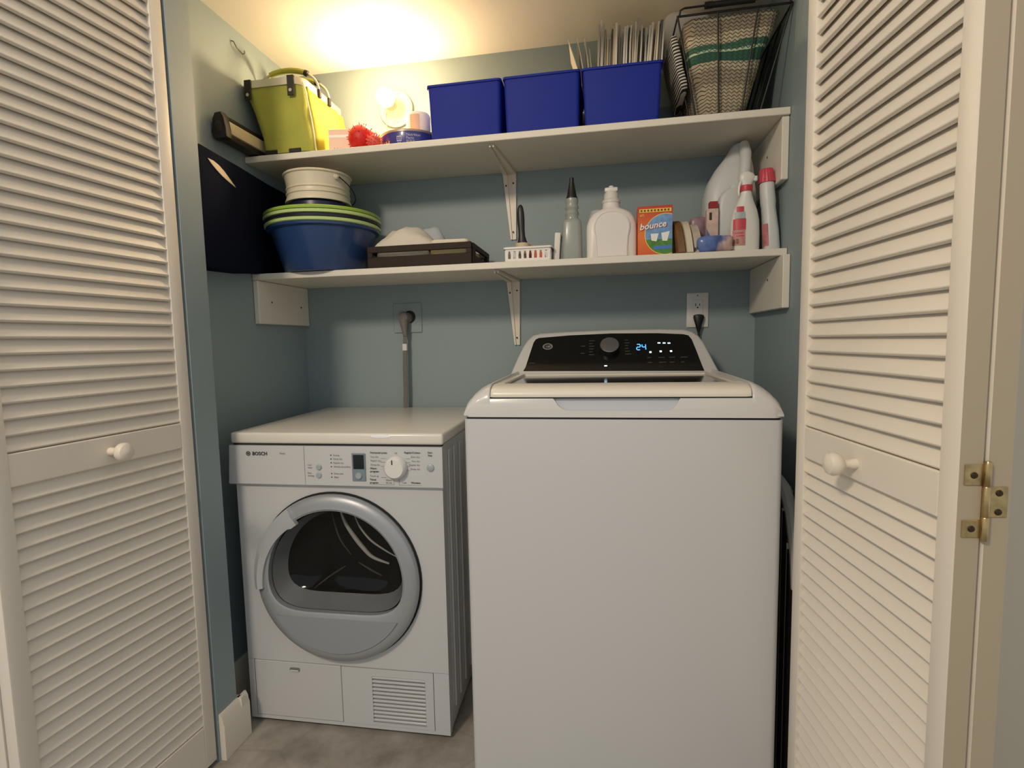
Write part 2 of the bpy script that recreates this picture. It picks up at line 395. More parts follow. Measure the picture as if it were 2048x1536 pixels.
ring_o = [(.0535+.0062*math.cos(2*math.pi*i/28), .788+.0062*math.sin(2*math.pi*i/28)) for i in range(28)]
ring_i = [(.0535+.0050*math.cos(2*math.pi*i/28), .788+.0050*math.sin(2*math.pi*i/28)) for i in range(28)]
bold_t.plate(ring_o, ring_i, YF-.0008, YF)
for x in (.0512, .0550): bold_t.box(x-.0001, x+.0009, YF-.0008, YF, .7845, .7915)
bold_t.box(.0512, .0555, YF-.0008, YF, .7872, .7886)
pt('Axxis', .146, .787, .0072)
for s, x, z in (('Low', .226, .757), ('Heat', .226, .7495), ('Easy', .225, .735), ('Ironing', .225, .7275)): pt(s, x, z, .0062)
for k, (s, z) in enumerate((('Drying', .786), ('Damp dry', .776), ('Regular dry', .7655), ('Wrinkle block/End', .7550), ('Drain tank', .7365), ('Filter', .7265))):
    pt(s, .300, z-.002, .0062)
    bold_t.lathe([(.0001, 0), (.0015, 0), (.0015, .0008), (.0001, .0008)], 10, axis='-y', c=(.2935, YF, z), cap0=False, cap1=False)
pt('Permanent press', .404, .792, .0068, bold=True, to=bold_t); pt('Regular/Cotton', .540, .793, .0068, 'RIGHT', True, bold_t)
for s, z in (('Very dry', .781), ('Regular dry', .771), ('Damp dry', .760)): pt(s, .404, z, .0062)
pt('Warm', .402, .750, .0068, bold=True, to=bold_t); pt('program', .402, .742, .0068, bold=True, to=bold_t)
pt('Touch up', .401, .730, .0062); pt('Timed', .400, .720, .0068, bold=True, to=bold_t); pt('program', .400, .712, .0068, bold=True, to=bold_t)
for s, z in (('Extra dry', .782), ('Very dry', .771), ('Regular dry', .761), ('Damp dry', .750)): pt(s, .538, z, .0062, 'RIGHT')
pt('Warm', .444, .7195, .006); pt('20 min', .444, .7125, .006); pt('Cold', .488, .7135, .006); pt('Woolens', .538, .7135, .0068, 'RIGHT', True, bold_t)
pt('Off', .474, .791, .006, 'CENTER'); pt('Start', .566, .794, .0062, 'CENTER', True, bold_t); pt('Stop', .566, .7865, .0062, 'CENTER', True, bold_t)
for z in (.779, .769, .758, .728): ptx.box(.432, .446, YF-.0005, YF, z, z+.0004)
for z in (.779, .769, .759, .748): ptx.box(.500, .512, YF-.0005, YF, z, z+.0004)
ptx.box(.466, .4664, YF-.0005, YF, .709, .726); ptx.box(.480, .4804, YF-.0005, YF, .709, .726); ptx.box(.400, .466, YF-.0005, YF, .709, .7094); ptx.box(.480, .540, YF-.0005, YF, .709, .7094)
obj('lettering', ptx, grey_ink, ctl, smooth=0); obj('lettering', bold_t, ink, ctl, smooth=0)
# lower service flaps
fl = MB().rbox(.0215, .2835, -.001, .012, .023, .1875, .0015, 1); obj('service_flap', fl, white_enamel, DRY)
obj('catch', MB().loft([rr(.130, .161, .161, .173, .005, 0)]*1 + [rr(.130, .161, .161, .173, .005, .001)], mtx=Matrix(((1,0,0,0),(0,0,-1,-.001),(0,1,0,0),(0,0,0,1)))), mat('catch_shadow', (120, 120, 118), .5), DRY)
obj('catch_lip', MB().rbox(.132, .157, -.0045, -.0018, .1615, .167, .002, 1), white_enamel, DRY)
oo = [(.2855, .023), (.549, .023), (.549, .1875), (.2855, .1875)]; ii = [(.374, .031), (.526, .031), (.526, .166), (.374, .166)]
obj('service_flap', MB().plate(oo, ii, -.001, .012), white_enamel, DRY)
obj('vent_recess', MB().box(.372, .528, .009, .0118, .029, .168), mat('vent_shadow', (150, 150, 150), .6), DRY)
vs = mesh('vent_slat', MB().rbox(.374, .526, -.0008, .008, 0, .0062, .001, 1)); vs.materials.append(white_enamel)
for k in range(12): obj('vent_slat', vs, None, DRY, loc=(0, 0, .0345+k*.01125))
# the door
def dshape(r, zb, cr, n=72, c=dc):                        # circle cut by a flat bottom with rounded corners
    out = []
    for i in range(n):
        a = 2*math.pi*i/n; x, z = math.cos(a), math.sin(a)
        k = r
        if z < -1e-6 and (-zb)/(-z) < r: k = zb/z
        # soften the corner
        out.append([c[0]+x*k, c[1]+z*k])
    for it in range(cr):
        out = [[(out[i-1][0]+2*out[i][0]+out[(i+1) % n][0])/4, (out[i-1][1]+2*out[i][1]+out[(i+1) % n][1])/4] for i in range(n)]
    return out
def circ(r, c=dc, n=72): return [(c[0]+r*math.cos(2*math.pi*i/n), c[1]+r*math.sin(2*math.pi*i/n)) for i in range(n)]
def ring3(pts, y): return [(p[0], y, p[1]) for p in pts]
D1 = dshape(.2015, -.098, 10); D2 = dshape(.196, -.092, 10)
fr = MB().loft([ring3(circ(.232), -.002), ring3(circ(.2335), -.012), ring3(circ(.2325), -.018), ring3(circ(.228), -.023), ring3(circ(.214), -.028), ring3(circ(.206), -.0285)], False, False)
fr.loft([ring3(circ(.206), -.0285), ring3(D1, -.030), ring3(D2, -.027), ring3(D2, -.010)], False, False)
dring = obj('door_ring', fr, silver, DRY)
obj('door_seal', MB().loft([ring3(circ(.2375), -.0005), ring3(circ(.2375), -.004), ring3(circ(.231), -.004)], False, False), dark_gap, DRY)
# lower pane of the door, darker grey, filling the segment under the glass
seg = [(dc[0]+.2055*math.cos(a), dc[1]+.2055*math.sin(a)) for a in [R(211+118*i/30) for i in range(31)]]
obj('door_apron', MB().loft([[(x, -.0292, z) for x, z in seg], [(x, -.0325, z) for x, z in [(dc[0]+(p[0]-dc[0])*.985, dc[1]+(p[1]-dc[1])*.985-.001) for p in seg]]]), mat('apron_grey', (150, 156, 162), .38, metal=.2), DRY)
hd = []
ang = [R(122+66*i/22) for i in range(23)]
hin = [.208-.0*i for i in range(23)]
outp = [(dc[0]+.2335*math.cos(a), dc[1]+.2335*math.sin(a)) for a in ang]
inp = [(dc[0]+(.181 if i < 3 else .186+.022*min(1, (i-3)/19))*math.cos(a), dc[1]+(.181 if i < 3 else .186+.022*min(1, (i-3)/19))*math.sin(a)) for i, a in enumerate(ang)]
hm = MB()
A = [(x, -.012, z) for x, z in outp]; B = [(x, -.034, z) for x, z in [(dc[0]+(p[0]-dc[0])*.985, dc[1]+(p[1]-dc[1])*.985) for p in outp]]
mid = [((p[0]+q[0])/2, -.040, (p[1]+q[1])/2) for p, q in zip(outp, inp)]
Cc = [(x, -.036, z) for x, z in inp]; Dd = [(x, -.024, z) for x, z in inp]
hm.loft([list(r) for r in zip(*[A, B, mid, Cc, Dd])])
obj('door_handle', hm, mat('handle_silver', (188, 192, 195), .35, metal=.3), DRY)
# glass bowl: pale rim outside, dark glass inside
D3 = dshape(.192, -.090, 10); D4 = [(x*.97+.003+dc[0]*.03, z) for x, z in dshape(.178, -.060, 8)]
D5 = [(p[0]*.965+dc[0]*.035+.006, p[1]*.965+dc[1]*.035+.005) for p in dshape(.175, -.056, 8)]
bowl = MB().loft([ring3(D3, -.012), ring3([((a[0]+b_[0])/2, (a[1]+b_[1])/2) for a, b_ in zip(D3, D4)], .012), ring3(D4, .030)], False, False)
obj('bowl_rim', bowl, mat('bowl_rim_grey', (100, 103, 104), .25, var=.05), DRY)
glass_m = mat('smoked_glass', (26, 26, 26), .06, trans=.0, alpha=.42, coat=.3)
gl = MB()
cen = (dc[0]+.004, dc[1]+.03)
rings = []
for k, dep_ in ((1., .030), (.93, .037), (.8, .043), (.55, .048), (.25, .050), (.02, .0505)):
    rings.append([(cen[0]+(p[0]-cen[0])*k, dep_, cen[1]+(p[1]-cen[1])*k) for p in D4])
gl.loft(rings, False, True)
obj('door_glass', gl, glass_m, DRY)
drum = MB().lathe([(.194, -.0), (.194, -.06), (.255, -.07), (.255, -.42), (.0001, -.43)], 48, axis='-y', c=(dc[0], 0, dc[1]), cap0=False, cap1=False)
obj('drum', drum, mat('drum_steel', (58, 56, 54), .4, metal=.6), DRY)
streak_m = mat('glass_streak', (232, 228, 220), .4)  # pale and dim tubes close behind the door glass, following its streaks
def smoothpts(q, n=5):
    out = []
    for i in range(len(q)-1):
        p0, p1, p2, p3 = q[max(i-1, 0)], q[i], q[i+1], q[min(i+2, len(q)-1)]
        for k in range(n):
            t_ = k/n; out.append(tuple(.5*(2*p1[m]+(p2[m]-p0[m])*t_+(2*p0[m]-5*p1[m]+4*p2[m]-p3[m])*t_**2+(3*p1[m]-p0[m]-3*p2[m]+p3[m])*t_**3) for m in (0, 1)))
    return out+[q[-1]]
for q, w_, m_ in (([(.278, .609), (.29, .577), (.313, .541), (.338, .509), (.367, .481), (.415, .464)], .0062, streak_m), ([(.318, .6), (.333, .567), (.361, .532), (.398, .506), (.438, .484)], .003, streak_m), ([(.252, .605), (.259, .568), (.274, .525), (.303, .485)], .0024, mat('streak_dim', (96, 92, 86), .5)), ([(.185, .38), (.234, .418), (.284, .451)], .0026, mat('streak_dim', (96, 92, 86))), ([(.324, .464), (.361, .443), (.392, .428)], .0026, mat('streak_dim', (96, 92, 86)))):
    p_ = smoothpts(q); n_ = len(p_)
    obj('glass_streak', MB().tube([(a, .058, c) for a, c in p_], [w_*(.35+.65*math.sin(math.pi*(i+.6)/(n_+.2))) for i in range(n_)], 8), m_, DRY)

# ------------------------------------------------------------------ washer
WX, WY = .787, -.696
WSH = thing('washing_machine', 'tall white top-loading washer with black control console, right of the dryer', 'washing machine', (WX, WY, 0))
WW, WD = .686, .64
cab = MB().loft([rr(0, WW, 0, WD, .012, z, 4) for z in (.02, .900)])
wash_m = mat('washer_enamel', (200, 200, 199), .25, coat=.3)
obj('cabinet', cab, wash_m, WSH)
obj('gap_line', MB().loft([rr(.004, WW-.004, .004, WD-.004, .01, z, 4) for z in (.899, .906)]), dark_gap, WSH)
obj('foot_rail', MB().box(.03, WW-.03, .03, WD-.03, .001, .02), black_plastic, WSH)
cover_m = mat('washer_top_plastic', (208, 206, 202), .3, coat=.25)
prof = [(0, 0, .9045), (0, 0, .922), (.005, .0015, .934), (.012, .003, .944), (.022, .006, .9505), (.034, .012, .9535), (.050, .024, .955), (.075, .04, .9555)]
top = MB().loft([rr(i, WW-i, f_, WD-.0, .02+i*.3, z, 6) for i, f_, z in prof])
topo = obj('top_cover', top, cover_m, WSH)
def cut(o, mb):
    c = obj('cutter', mb, dark_gap, None); c.matrix_world = Matrix.Translation((WX, WY, 0))
    o.parent = None; o.location = (WX, WY, 0)
    md = o.modifiers.new('b', 'BOOLEAN'); md.operation = 'DIFFERENCE'; md.solver = 'EXACT'; md.object = c
    bpy.context.view_layer.update()
    dg = bpy.context.evaluated_depsgraph_get(); me = bpy.data.meshes.new_from_object(o.evaluated_get(dg)); me.name = 'top_cover'
    o.modifiers.clear(); o.data = me; bpy.data.objects.remove(c); o.parent = WSH; o.location = (0,0,0)
    me.polygons.foreach_set('use_smooth', [True]*len(me.polygons)); me.set_sharp_from_angle(angle=R(35))
nx = [(.195, .955), (.203, .950), (.210, .942), (.217, .931), (.226, .9235), (.238, .920), (.452, .920), (.463, .9235), (.470, .931), (.476, .942), (.482, .950), (.490, .955)]
cut(topo, MB().prism(nx, lambda a, c, h: (a, h, c), -.02, .012))
obj('grip_recess', MB().box(.19, .495, .0118, .016, .915, .953), mat('recess_grey', (196, 200, 206), .35), WSH)
sh = [(.0002, .9100), (.0006, .920), (.0045, .932), (.0110, .9445), (.021, .957), (.034, .9675), (.048, .9750), (.0565, .9785), (.0600, .9775), (.0615, .973), (.0615, .935), (.02, .910)]
for sg_ in (0, 1):
    secs = []
    for y_, k_ in ((.0015, .52), (.004, .66), (.010, .80), (.020, .90), (.035, .965), (.055, 1.), (.20, 1.03), (.44, 1.06), (.59, 1.06), (.625, .98), (.638, .8)):
        secs.append([((x_ if not sg_ else WW-x_), y_, .905+(z_-.905)*k_) for x_, z_ in sh])
    obj('shoulder', MB().loft(secs), cover_m, WSH, smooth=50)
# lid
lp = [(.0025, .9495), (.0015, .953), (.003, .960), (.009, .966), (.022, .9715), (.045, .9765), (.062, .9765), (.064, .9495)]
lx = [(.064, .94), (.068, .985), (.075, 1.), (.611, 1.), (.618, .985), (.622, .94)]
def lsec(x, k): return [(x, .03+(y-.03)*k, .963+(z-.963)*k) for y, z in lp]
lidf = MB().loft([lsec(x, k) for x, k in lx])
lidf.rbox(.066, .088, .058, .43, .9665, .9770, .003, 1); lidf.rbox(.598, .620, .058, .43, .9665, .9770, .003, 1); lidf.rbox(.075, .611, .405, .436, .9665, .9760, .003, 1)
lid = obj('lid', lidf, mat('lid_cream_white', (226, 218, 203), .3, coat=.25), WSH)
obj('lid_glass', MB().box(.086, .600, .055, .41, .967, .9715), black_gloss, lid)
obj('lid_gap', MB().box(.062, .624, .004, .05, .9465, .9502), dark_gap, WSH)
# console
KS = .80
def ky(z): return .446+(z-.970)*KS
co = [(.818, .962), (.826, .985), (.840, 1.025), (.853, 1.056), (.866, 1.078), (.882, 1.0925), (.905, 1.099), (.99, 1.1025), (1.13, 1.105), (1.28, 1.104), (1.35, 1.1005), (1.373, 1.094), (1.390, 1.081), (1.402, 1.062), (1.415, 1.028), (1.431, .985), (1.440, .962)]
co = [(a-WX, z) for a, z in co]; kc = (sum(a for a, z in co)/len(co), 1.03)
def sc(k): return [(kc[0]+(a-kc[0])*(1-(1-k)*.5), .962+(z-.962)*k) for a, z in co]
con = MB().loft([[(a, ky(z)+.001, z) for a, z in sc(.965)], [(a, ky(z)+.004, z) for a, z in sc(.988)], [(a, ky(z)+.012, z) for a, z in co], [(a, .622, z) for a, z in co], [(a, .632, z) for a, z in sc(.97)]])
cons = obj('console', con, cover_m, WSH)
pn = [(.862, .984), (.868, .995), (.878, 1.035), (.887, 1.070), (.893, 1.080), (.903, 1.0845), (1.0, 1.0905), (1.13, 1.0935), (1.27, 1.0910), (1.345, 1.0860), (1.360, 1.0820), (1.368, 1.070), (1.378, 1.035), (1.388, .995), (1.393, .979)]
pn = [(a-WX, z) for a, z in pn]
def onk(off): return lambda a, c, h=0: (a, ky(c)-off-h, c)
obj('control_glass', MB().loft([[(a, ky(z)+.004, z) for a, z in pn], [(a, ky(z)-.0015, z) for a, z in pn]]), black_gloss, WSH)
tilt = Matrix.Rotation(math.atan2(1, KS), 4, 'X')   # z axis -> panel normal
kd = obj('dial', MB().lathe([(.0001, -.002), (.031, -.002), (.0305, .010), (.029, .018), (.0285, .020)], 44, cap0=False, cap1=False), black_plastic, WSH, loc=(1.124-WX, ky(1.046)-.0015, 1.046)); kd.rotation_euler = (R(90)-math.atan(KS)*1.0, 0, 0)
kf = obj('dial_face', MB().lathe([(.0285, .017), (.0282, .021), (.0265, .0225), (.0001, .0228)], 44, cap0=False, cap1=False), mat('dial_brushed', (140, 140, 138), .32, metal=.8), kd)
em = MB(); ec = (.933-WX, 1.057)
def zring(mb, c, r0, r1, off=.0022, n=32):
    q = [2*math.pi*i/n for i in range(n)]; f = onk(off)
    mb.loft([[f(c[0]+r1*math.cos(a), c[1]+r1*.62*math.sin(a)) for a in q], [f(c[0]+r0*math.cos(a), c[1]+r0*.62*math.sin(a)) for a in q]], False, False)
zring(em, ec, .0125, .0155); zring(em, ec, .0100, .0108)
m_ = text('GE', .0135, lambda a, c: onk(.0022)(ec[0]+a, ec[1]-.0030+c*.66), 'CENTER', True, .25, .85); em.add(m_.v, m_.f)
obj('emblem', em, mat('emblem_silver', (170, 170, 165), .4, metal=.4), WSH, smooth=0)
blue_led = mat('blue_led', (70, 150, 255), .5, emit=2.6); white_led = mat('white_led', (190, 240, 255), .5, emit=3.)
def led(mb, x, z, w_, h_, off=.0022):
    f = onk(off); x -= WX; mb.add([f(x-w_/2, z-h_/2), f(x+w_/2, z-h_/2), f(x+w_/2, z+h_/2), f(x-w_/2, z+h_/2)], [(0,1,2,3)])
dg_ = MB(); s7 = {'2': 'abged', '4': 'fgbc'}
for ch, x0 in (('2', 1.2055), ('4', 1.2215)):
    w7, h7 = .0105, .0165; z0 = 1.0415
    P = {'a': (w7/2, h7, w7*.8, .0022), 'g': (w7/2, h7/2, w7*.8, .0022), 'd': (w7/2, 0, w7*.8, .0022), 'b': (w7, h7*.75, .0024, h7*.42), 'c': (w7, h7*.25, .0024, h7*.42), 'f': (0, h7*.75, .0024, h7*.42), 'e': (0, h7*.25, .0024, h7*.42)}
    for k in s7[ch]: q = P[k]; led(dg_, x0+q[0], z0+q[1], q[2], q[3])
obj('display_digits', dg_, blue_led, WSH, smooth=0)
for x, z, w_, h_ in ((1.272, 1.061, .008, .003), (1.287, 1.0605, .008, .003), (1.301, 1.060, .008, .003), (1.245, 1.034, .006, .0045), (1.275, 1.036, .006, .0045), (1.305, 1.036, .006, .0045), (1.112, .996, .008, .003)):
    m_ = MB(); led(m_, x, z, w_, h_); obj('indicator', m_, white_led, WSH, smooth=0)
pm = MB()
for x0, n in ((1.036, 2), (1.062, 6), (1.170, 6), (1.235, 2), (1.268, 2), (1.298, 2), (1.33, 2)):
    for k in range(n):
        z = 1.072-.0085*k if n == 6 else (1.056-.022*k if x0 < 1.05 else 1.018-.014*k)
        wd = rng.uniform(.010, .021); led(pm, x0+wd/2, z, wd, .0022)
led(pm, .888, 1.007, .018, .0018)
obj('print_marks', pm, mat('panel_print', (66, 64, 60), .6), WSH, smooth=0)

# ------------------------------------------------------------------ wall plates and cables
pl = thing('wall_outlet', 'white duplex outlet plate on the back wall above the washer', 'outlet', (1.411, 0, 1.1645))
obj('cover_plate', MB().rbox(-.0345, .0345, -.006, -.0005, -.0565, .0565, .003, 2), white_plastic, pl)
obj('socket_face', MB().rbox(-.017, .017, -.0075, -.005, -.034, .034, .002, 1), white_plastic, pl)
sl = MB(); sl.box(-.0075, -.0055, -.0082, -.0070, .013, .022); sl.box(.0055, .0075, -.0082, -.0070, .014, .021); sl.lathe([(.0001, .0070), (.0025, .0070), (.0025, .0082), (.0001, .0082)], 12, axis='-y', c=(0, 0, .0085), cap0=False, cap1=False)
obj('slot', sl, dark_gap, pl); obj('screw', MB().lathe([(.0001, .006), (.0025, .006), (.0001, .0072)], 10, axis='-y', c=(0, 0, .048), cap0=False, cap1=False), grey_plastic, pl)
pc = thing('power_plug', 'black power plug with cord in the white outlet above the washer', 'plug', (1.413, -.0083, 1.147))
obj('plug_body', MB().loft([[(x*s_, -y_, z*1.) for x, z in ()] or [(s_*.017*math.cos(2*math.pi*j/16), -.010+.010*math.sin(2*math.pi*j/16)*s2, zz) for j in range(16)] for s_, s2, zz in ((.5, .5, .003), (.95, .9, 0), (1., 1., -.008), (.85, 1., -.018), (.6, .9, -.032), (.42, .6, -.044), (.22, .4, -.056))]), black_plastic, pc)
obj('cord', MB().tube([(0, -.010, -.05), (.001, -.010, -.075), (.004, -.012, -.13), (.006, -.012, -.22), (.0, -.015, -.4)], .0033, 8), black_plastic, pc)
wp = MB().rbox(.354, .461, -.005, -.0005, 1.115, 1.222, .002, 1)
wpt = tag(obj('cable_wall_plate', wp, wall_m), 'square wall plate painted blue around the grey dryer plug', 'wall plate')
obj('cable_hole', MB().lathe([(.0001, .0048), (.0225, .0048), (.0225, .0056), (.0001, .0056)], 28, axis='-y', c=(.416, 0, 1.172), cap0=False, cap1=False), dark_gap, wpt)
pg = thing('dryer_plug', 'grey angled dryer plug with a long grey cable hanging behind dryer', 'plug', (.408, -.006, 1.168))
grey_cable = mat('grey_cable', (118, 112, 106), .55)
obj('plug_body', MB().loft([[(k*.0205*math.cos(2*math.pi*j/20)+dx, -.001-.032*s2, dz+k*.0205*math.sin(2*math.pi*j/20)) for j in range(20)] for k, s2, dx, dz in ((.95, 0, 0, 0), (1., .3, -.003, 0), (1., .8, -.006, .001), (.85, 1., -.007, .001), (.4, 1.08, -.007, .001))]), grey_cable, pg)
obj('strain_relief', MB().tube([(-.006, -.022, -.005), (-.004, -.024, -.03), (-.002, -.026, -.05), (-.001, -.026, -.065)], [.017, .014, .0095, .008], 12), grey_cable, pg)
cb = MB()
for d in (-.0042, 0, .0042): cb.tube([(-.002+d*.8, -.026, -.055), (-.003+d, -.028, -.10), (-.005+d*1.2, -.03, -.18), (-.006+d*1.2, -.03, -.26), (-.010+d, -.03, -.36)], .0034, 8)
obj('cable', cb, grey_cable, pg)
obj('cable_tag', MB().rbox(-.011, .005, -.034, -.022, -.117, -.093, .001, 1), white_plastic, pg)

# ------------------------------------------------------------------ folded ironing board beside the washer
ib = thing('ironing_board', 'folded ironing board with black and white striped cover between washer and right wall', 'ironing board', (1.535, -.43, 0))
stripe = bpy.data.materials.new('striped_cover'); stripe.use_nodes = True
def _stripe():
    N = stripe.node_tree.nodes; L = stripe.node_tree.links; b = N['Principled BSDF']; b.inputs['Roughness'].default_value = .8
    tc = N.new('ShaderNodeTexCoord'); sp = N.new('ShaderNodeSeparateXYZ'); L.new(tc.outputs['Object'], sp.inputs[0])
    a = N.new('ShaderNodeMath'); a.operation = 'MULTIPLY_ADD'; L.new(sp.outputs['Y'], a.inputs[0]); a.inputs[1].default_value = 26.; a.inputs[2].default_value = .3
    f = N.new('ShaderNodeMath'); f.operation = 'FRACT'; L.new(a.outputs[0], f.inputs[0])
    g = N.new('ShaderNodeMath'); g.operation = 'GREATER_THAN'; L.new(f.outputs[0], g.inputs[0]); g.inputs[1].default_value = .86
    m = N.new('ShaderNodeMixRGB'); m.inputs[1].default_value = lin((18, 18, 20)); m.inputs[2].default_value = lin((196, 194, 190)); L.new(g.outputs[0], m.inputs[0]); L.new(m.outputs[0], b.inputs['Base Color'])
_stripe()
prf = [(-.19, .004), (-.19, .50), (-.175, .58), (-.14, .66), (-.09, .705), (-.04, .715), (.03, .70), (.08, .66), (.12, .58), (.14, .48), (.14, .004)]
obj('board', MB().prism(prf, lambda a, c, h: (h, a, c), -.020, .015), stripe, ib, smooth=0)
obj('white_edging', MB().tube([(-.003, a*1.02, c+.004) for a, c in prf[1:-1]], .014, 10), white_plastic, ib)
lg = MB().tube([(.026, -.12, .006), (.026, .09, .52)], .008, 8); obj('leg', lg, black_plastic, ib)
obj('leg', MB().tube([(.042, .10, .006), (.042, -.11, .52)], .008, 8), black_plastic, ib)
#PART2
TU, TL = ZU+.0195, ZL+.0195                               # shelf tops

# ------------------------------------------------------------------ upper shelf
# long cased device with black end caps, lying along the left wall
dv = thing('cased_device', 'long narrow device with black octagonal end cap and cream body along left wall', 'device', (.029, -.455, TU)); dv.scale = (.80, 1, 1)
oc = [(-.026, .004), (-.033, .022), (-.027, .060), (-.016, .076), (.008, .078), (.020, .062), (.027, .030), (.028, .006), (.022, .002), (-.020, .002)]
dk = mat('device_brown_black', (30, 26, 23), .5)
for y0, y1 in ((0, .022), (.405, .425)):
    obj('end_cap', MB().loft([[(a*.92, y0, .040+(c-.040)*.94) for a, c in oc], [(a, y0+.004, c) for a, c in oc], [(a, y1, c) for a, c in oc]]), dk, dv)
obj('cap_disc', MB().lathe([(.0001, -.0005), (.014, -.0005), (.016, .0015), (.010, .003), (.0001, .003)], 24, axis='-y', c=(-.003, .0005, .036), cap0=False, cap1=False), mat('device_disc', (44, 34, 30), .35), dv)
obj('case', MB().rbox(-.022, .0215, .020, .406, .022, .058, .006, 2), mat('device_cream', (206, 194, 156), .4), dv)
obj('top_rail', MB().rbox(-.018, .012, .020, .406, .060, .073, .003, 1), dk, dv)
obj('base_rail', MB().rbox(-.020, .024, .020, .406, .003, .019, .003, 1), dk, dv)

# lime green shopping basket
lime = mat('lime_fabric', (164, 166, 70), .8, var=.07, vscale=14, bump=.9, bscale=22)
yel = mat('yellow_green_fabric', (186, 176, 46), .8, var=.06, vscale=16, bump=.9, bscale=34, transl=.08)
alu = mat('brushed_aluminium', (206, 200, 184), .3, metal=.7)
blk = mat('black_webbing', (20, 19, 18), .6)
SB = thing('shopping_basket', 'lime green fabric shopping basket with aluminium rim and black straps', 'basket', (.155, -.165, TU))
x0b, x1b, y0b, y1b = -.094, .080, -.137, .135
x0t, x1t, y0t, y1t = -.150, .052, -.145, .135
zt_ = .208
def bring(k, z, amp=0):
    L_ = rr(x0b+(x0t-x0b)*k**1.5, x1b+(x1t-x1b)*k, y0b+(y0t-y0b)*k, y1b+(y1t-y1b)*k, .03, z, 6)
    out = []
    for p in L_:
        n_ = noise.noise_vector(Vector(p)*16)*amp
        out.append((p[0]+n_.x, p[1]+n_.y, p[2]))
    return out
fa = [bring(k/8, .003+(zt_-.003)*k/8, .005 if 0 < k < 8 else 0) for k in range(9)]
N_ = len(fa[0])
cloth = MB(); cloth.loft(fa, True, False)
cloth.loft([[(p[0]*.985, p[1]*.985, p[2]) for p in r] for r in fa[::-1]], False, True)
body = obj('fabric_body', cloth, lime, SB, smooth=60)
# the yellow side gusset facing the bulb
sg = MB(); rows = []
for k in range(9):
    kk = k/8; z = .006+(zt_-.012)*kk; row = []
    for j in range(13):
        y = y0b+.020+(y1b-y0b-.03)*j/12
        x = x1b+(x1t-x1b)*kk + .0035 + noise.noise(Vector((y*22, z*16, 3)))*.006 + .010*math.sin(math.pi*j/12)*math.sin(math.pi*kk)
        row.append((x, y, z))
    rows.append(row)
sg.loft(rows, False, False, closed=False)
go = obj('side_gusset', sg, yel, SB, smooth=60)
so_ = go.modifiers.new('s', 'SOLIDIFY'); so_.thickness = .0015
obj('piping', MB().tube([(x1b+(x1t-x1b)*k/10+.001+.004*math.sin(math.pi*k/10), y0b+(y0t-y0b)*k/10+.013, .006+(zt_-.006)*k/10) for k in range(11)], .0022, 6), mat('piping_pale', (236, 232, 190), .6), SB)
rimp = rr(x0t-.005, x1t+.005, y0t-.005, y1t+.004, .04, zt_, 6)
rb_ = MB()
for a in (0,):
    inn = rr(x0t, x1t, y0t, y1t, .036, zt_, 6)
    A = [(p[0], p[1], zt_-.010) for p in rimp]; B = [(p[0], p[1], zt_+.012) for p in rimp]; C_ = [(p[0], p[1], zt_+.012) for p in inn]; D_ = [(p[0], p[1], zt_-.010) for p in inn]
    rb_.loft([A, B, C_, D_, A], False, False)
obj('rim', rb_, alu, SB)
for nm, sx_ in (('strap', -.122), ('strap', .022)):
    st_ = MB().rbox(sx_-.011, sx_+.011, y0t-.0085, y0t-.0055, zt_-.045, zt_+.014, .001, 1); st_.rbox(sx_-.011, sx_+.011, y0t-.0085, y0t+.004, zt_+.011, zt_+.0145, .001, 1)
    s_ = obj('strap', st_, blk, SB)
    obj('rivet', MB().lathe([(.0025, 0), (.0052, 0), (.0048, .002), (.0025, .002)], 16, axis='-y', c=(sx_, y0t-.0085, zt_-.030)), alu, s_)
obj('strap', MB().rbox(x0t-.011, x0t-.006, y0t+.02, y0t+.045, zt_-.045, zt_+.014, .001, 1), blk, SB)
for x_ in (-.062, .018): obj('base_tab', MB().rbox(x_-.02, x_+.02, y0b-.004, y0b+.001, .001, .013, .001, 1), blk, SB)
for yh, lean in ((-.045, .035), (.02, .02)):
    hp = []
    for i in range(25):
        a = math.pi*i/24; x = (x0t+x1t)/2 - (x1t-x0t+.014)/2*math.cos(a); hp.append((x, yh-lean*math.sin(a)*.3, zt_+.002+.075*math.sin(a)**.7))
    h_ = obj('handle', MB().tube(hp, .0042, 8), alu, SB)
    obj('grip', MB().tube([(p[0], p[1], p[2]) for p in hp[8:18]], .0085, 10), lime, h_)
    obj('grip_end', MB().tube(hp[17:19], .0092, 10), blk, h_)
    obj('bracket', MB().rbox(x1t+.003, x1t+.012, yh-.007, yh+.007, zt_-.012, zt_+.014, .002, 1), blk, h_)

# white carton with pink print behind the basket
ct = tag(obj('carton', MB().rbox(-.034, .034, -.02, .02, 0, .078, .002, 1), mat('carton_pale_pink', (236, 206, 190), .6), loc=(.293, -.232, TU), rot=(0, 0, R(8))), 'pale pink carton with a W, between green basket and red spiky ball', 'carton')
obj('lettering', text('W', .021, lambda a, c: (a-.018, -.0206, c+.006)), ink, ct)
obj('band', MB().box(-.0342, .0342, -.0203, .0203, .052, .060), white_plastic, ct)
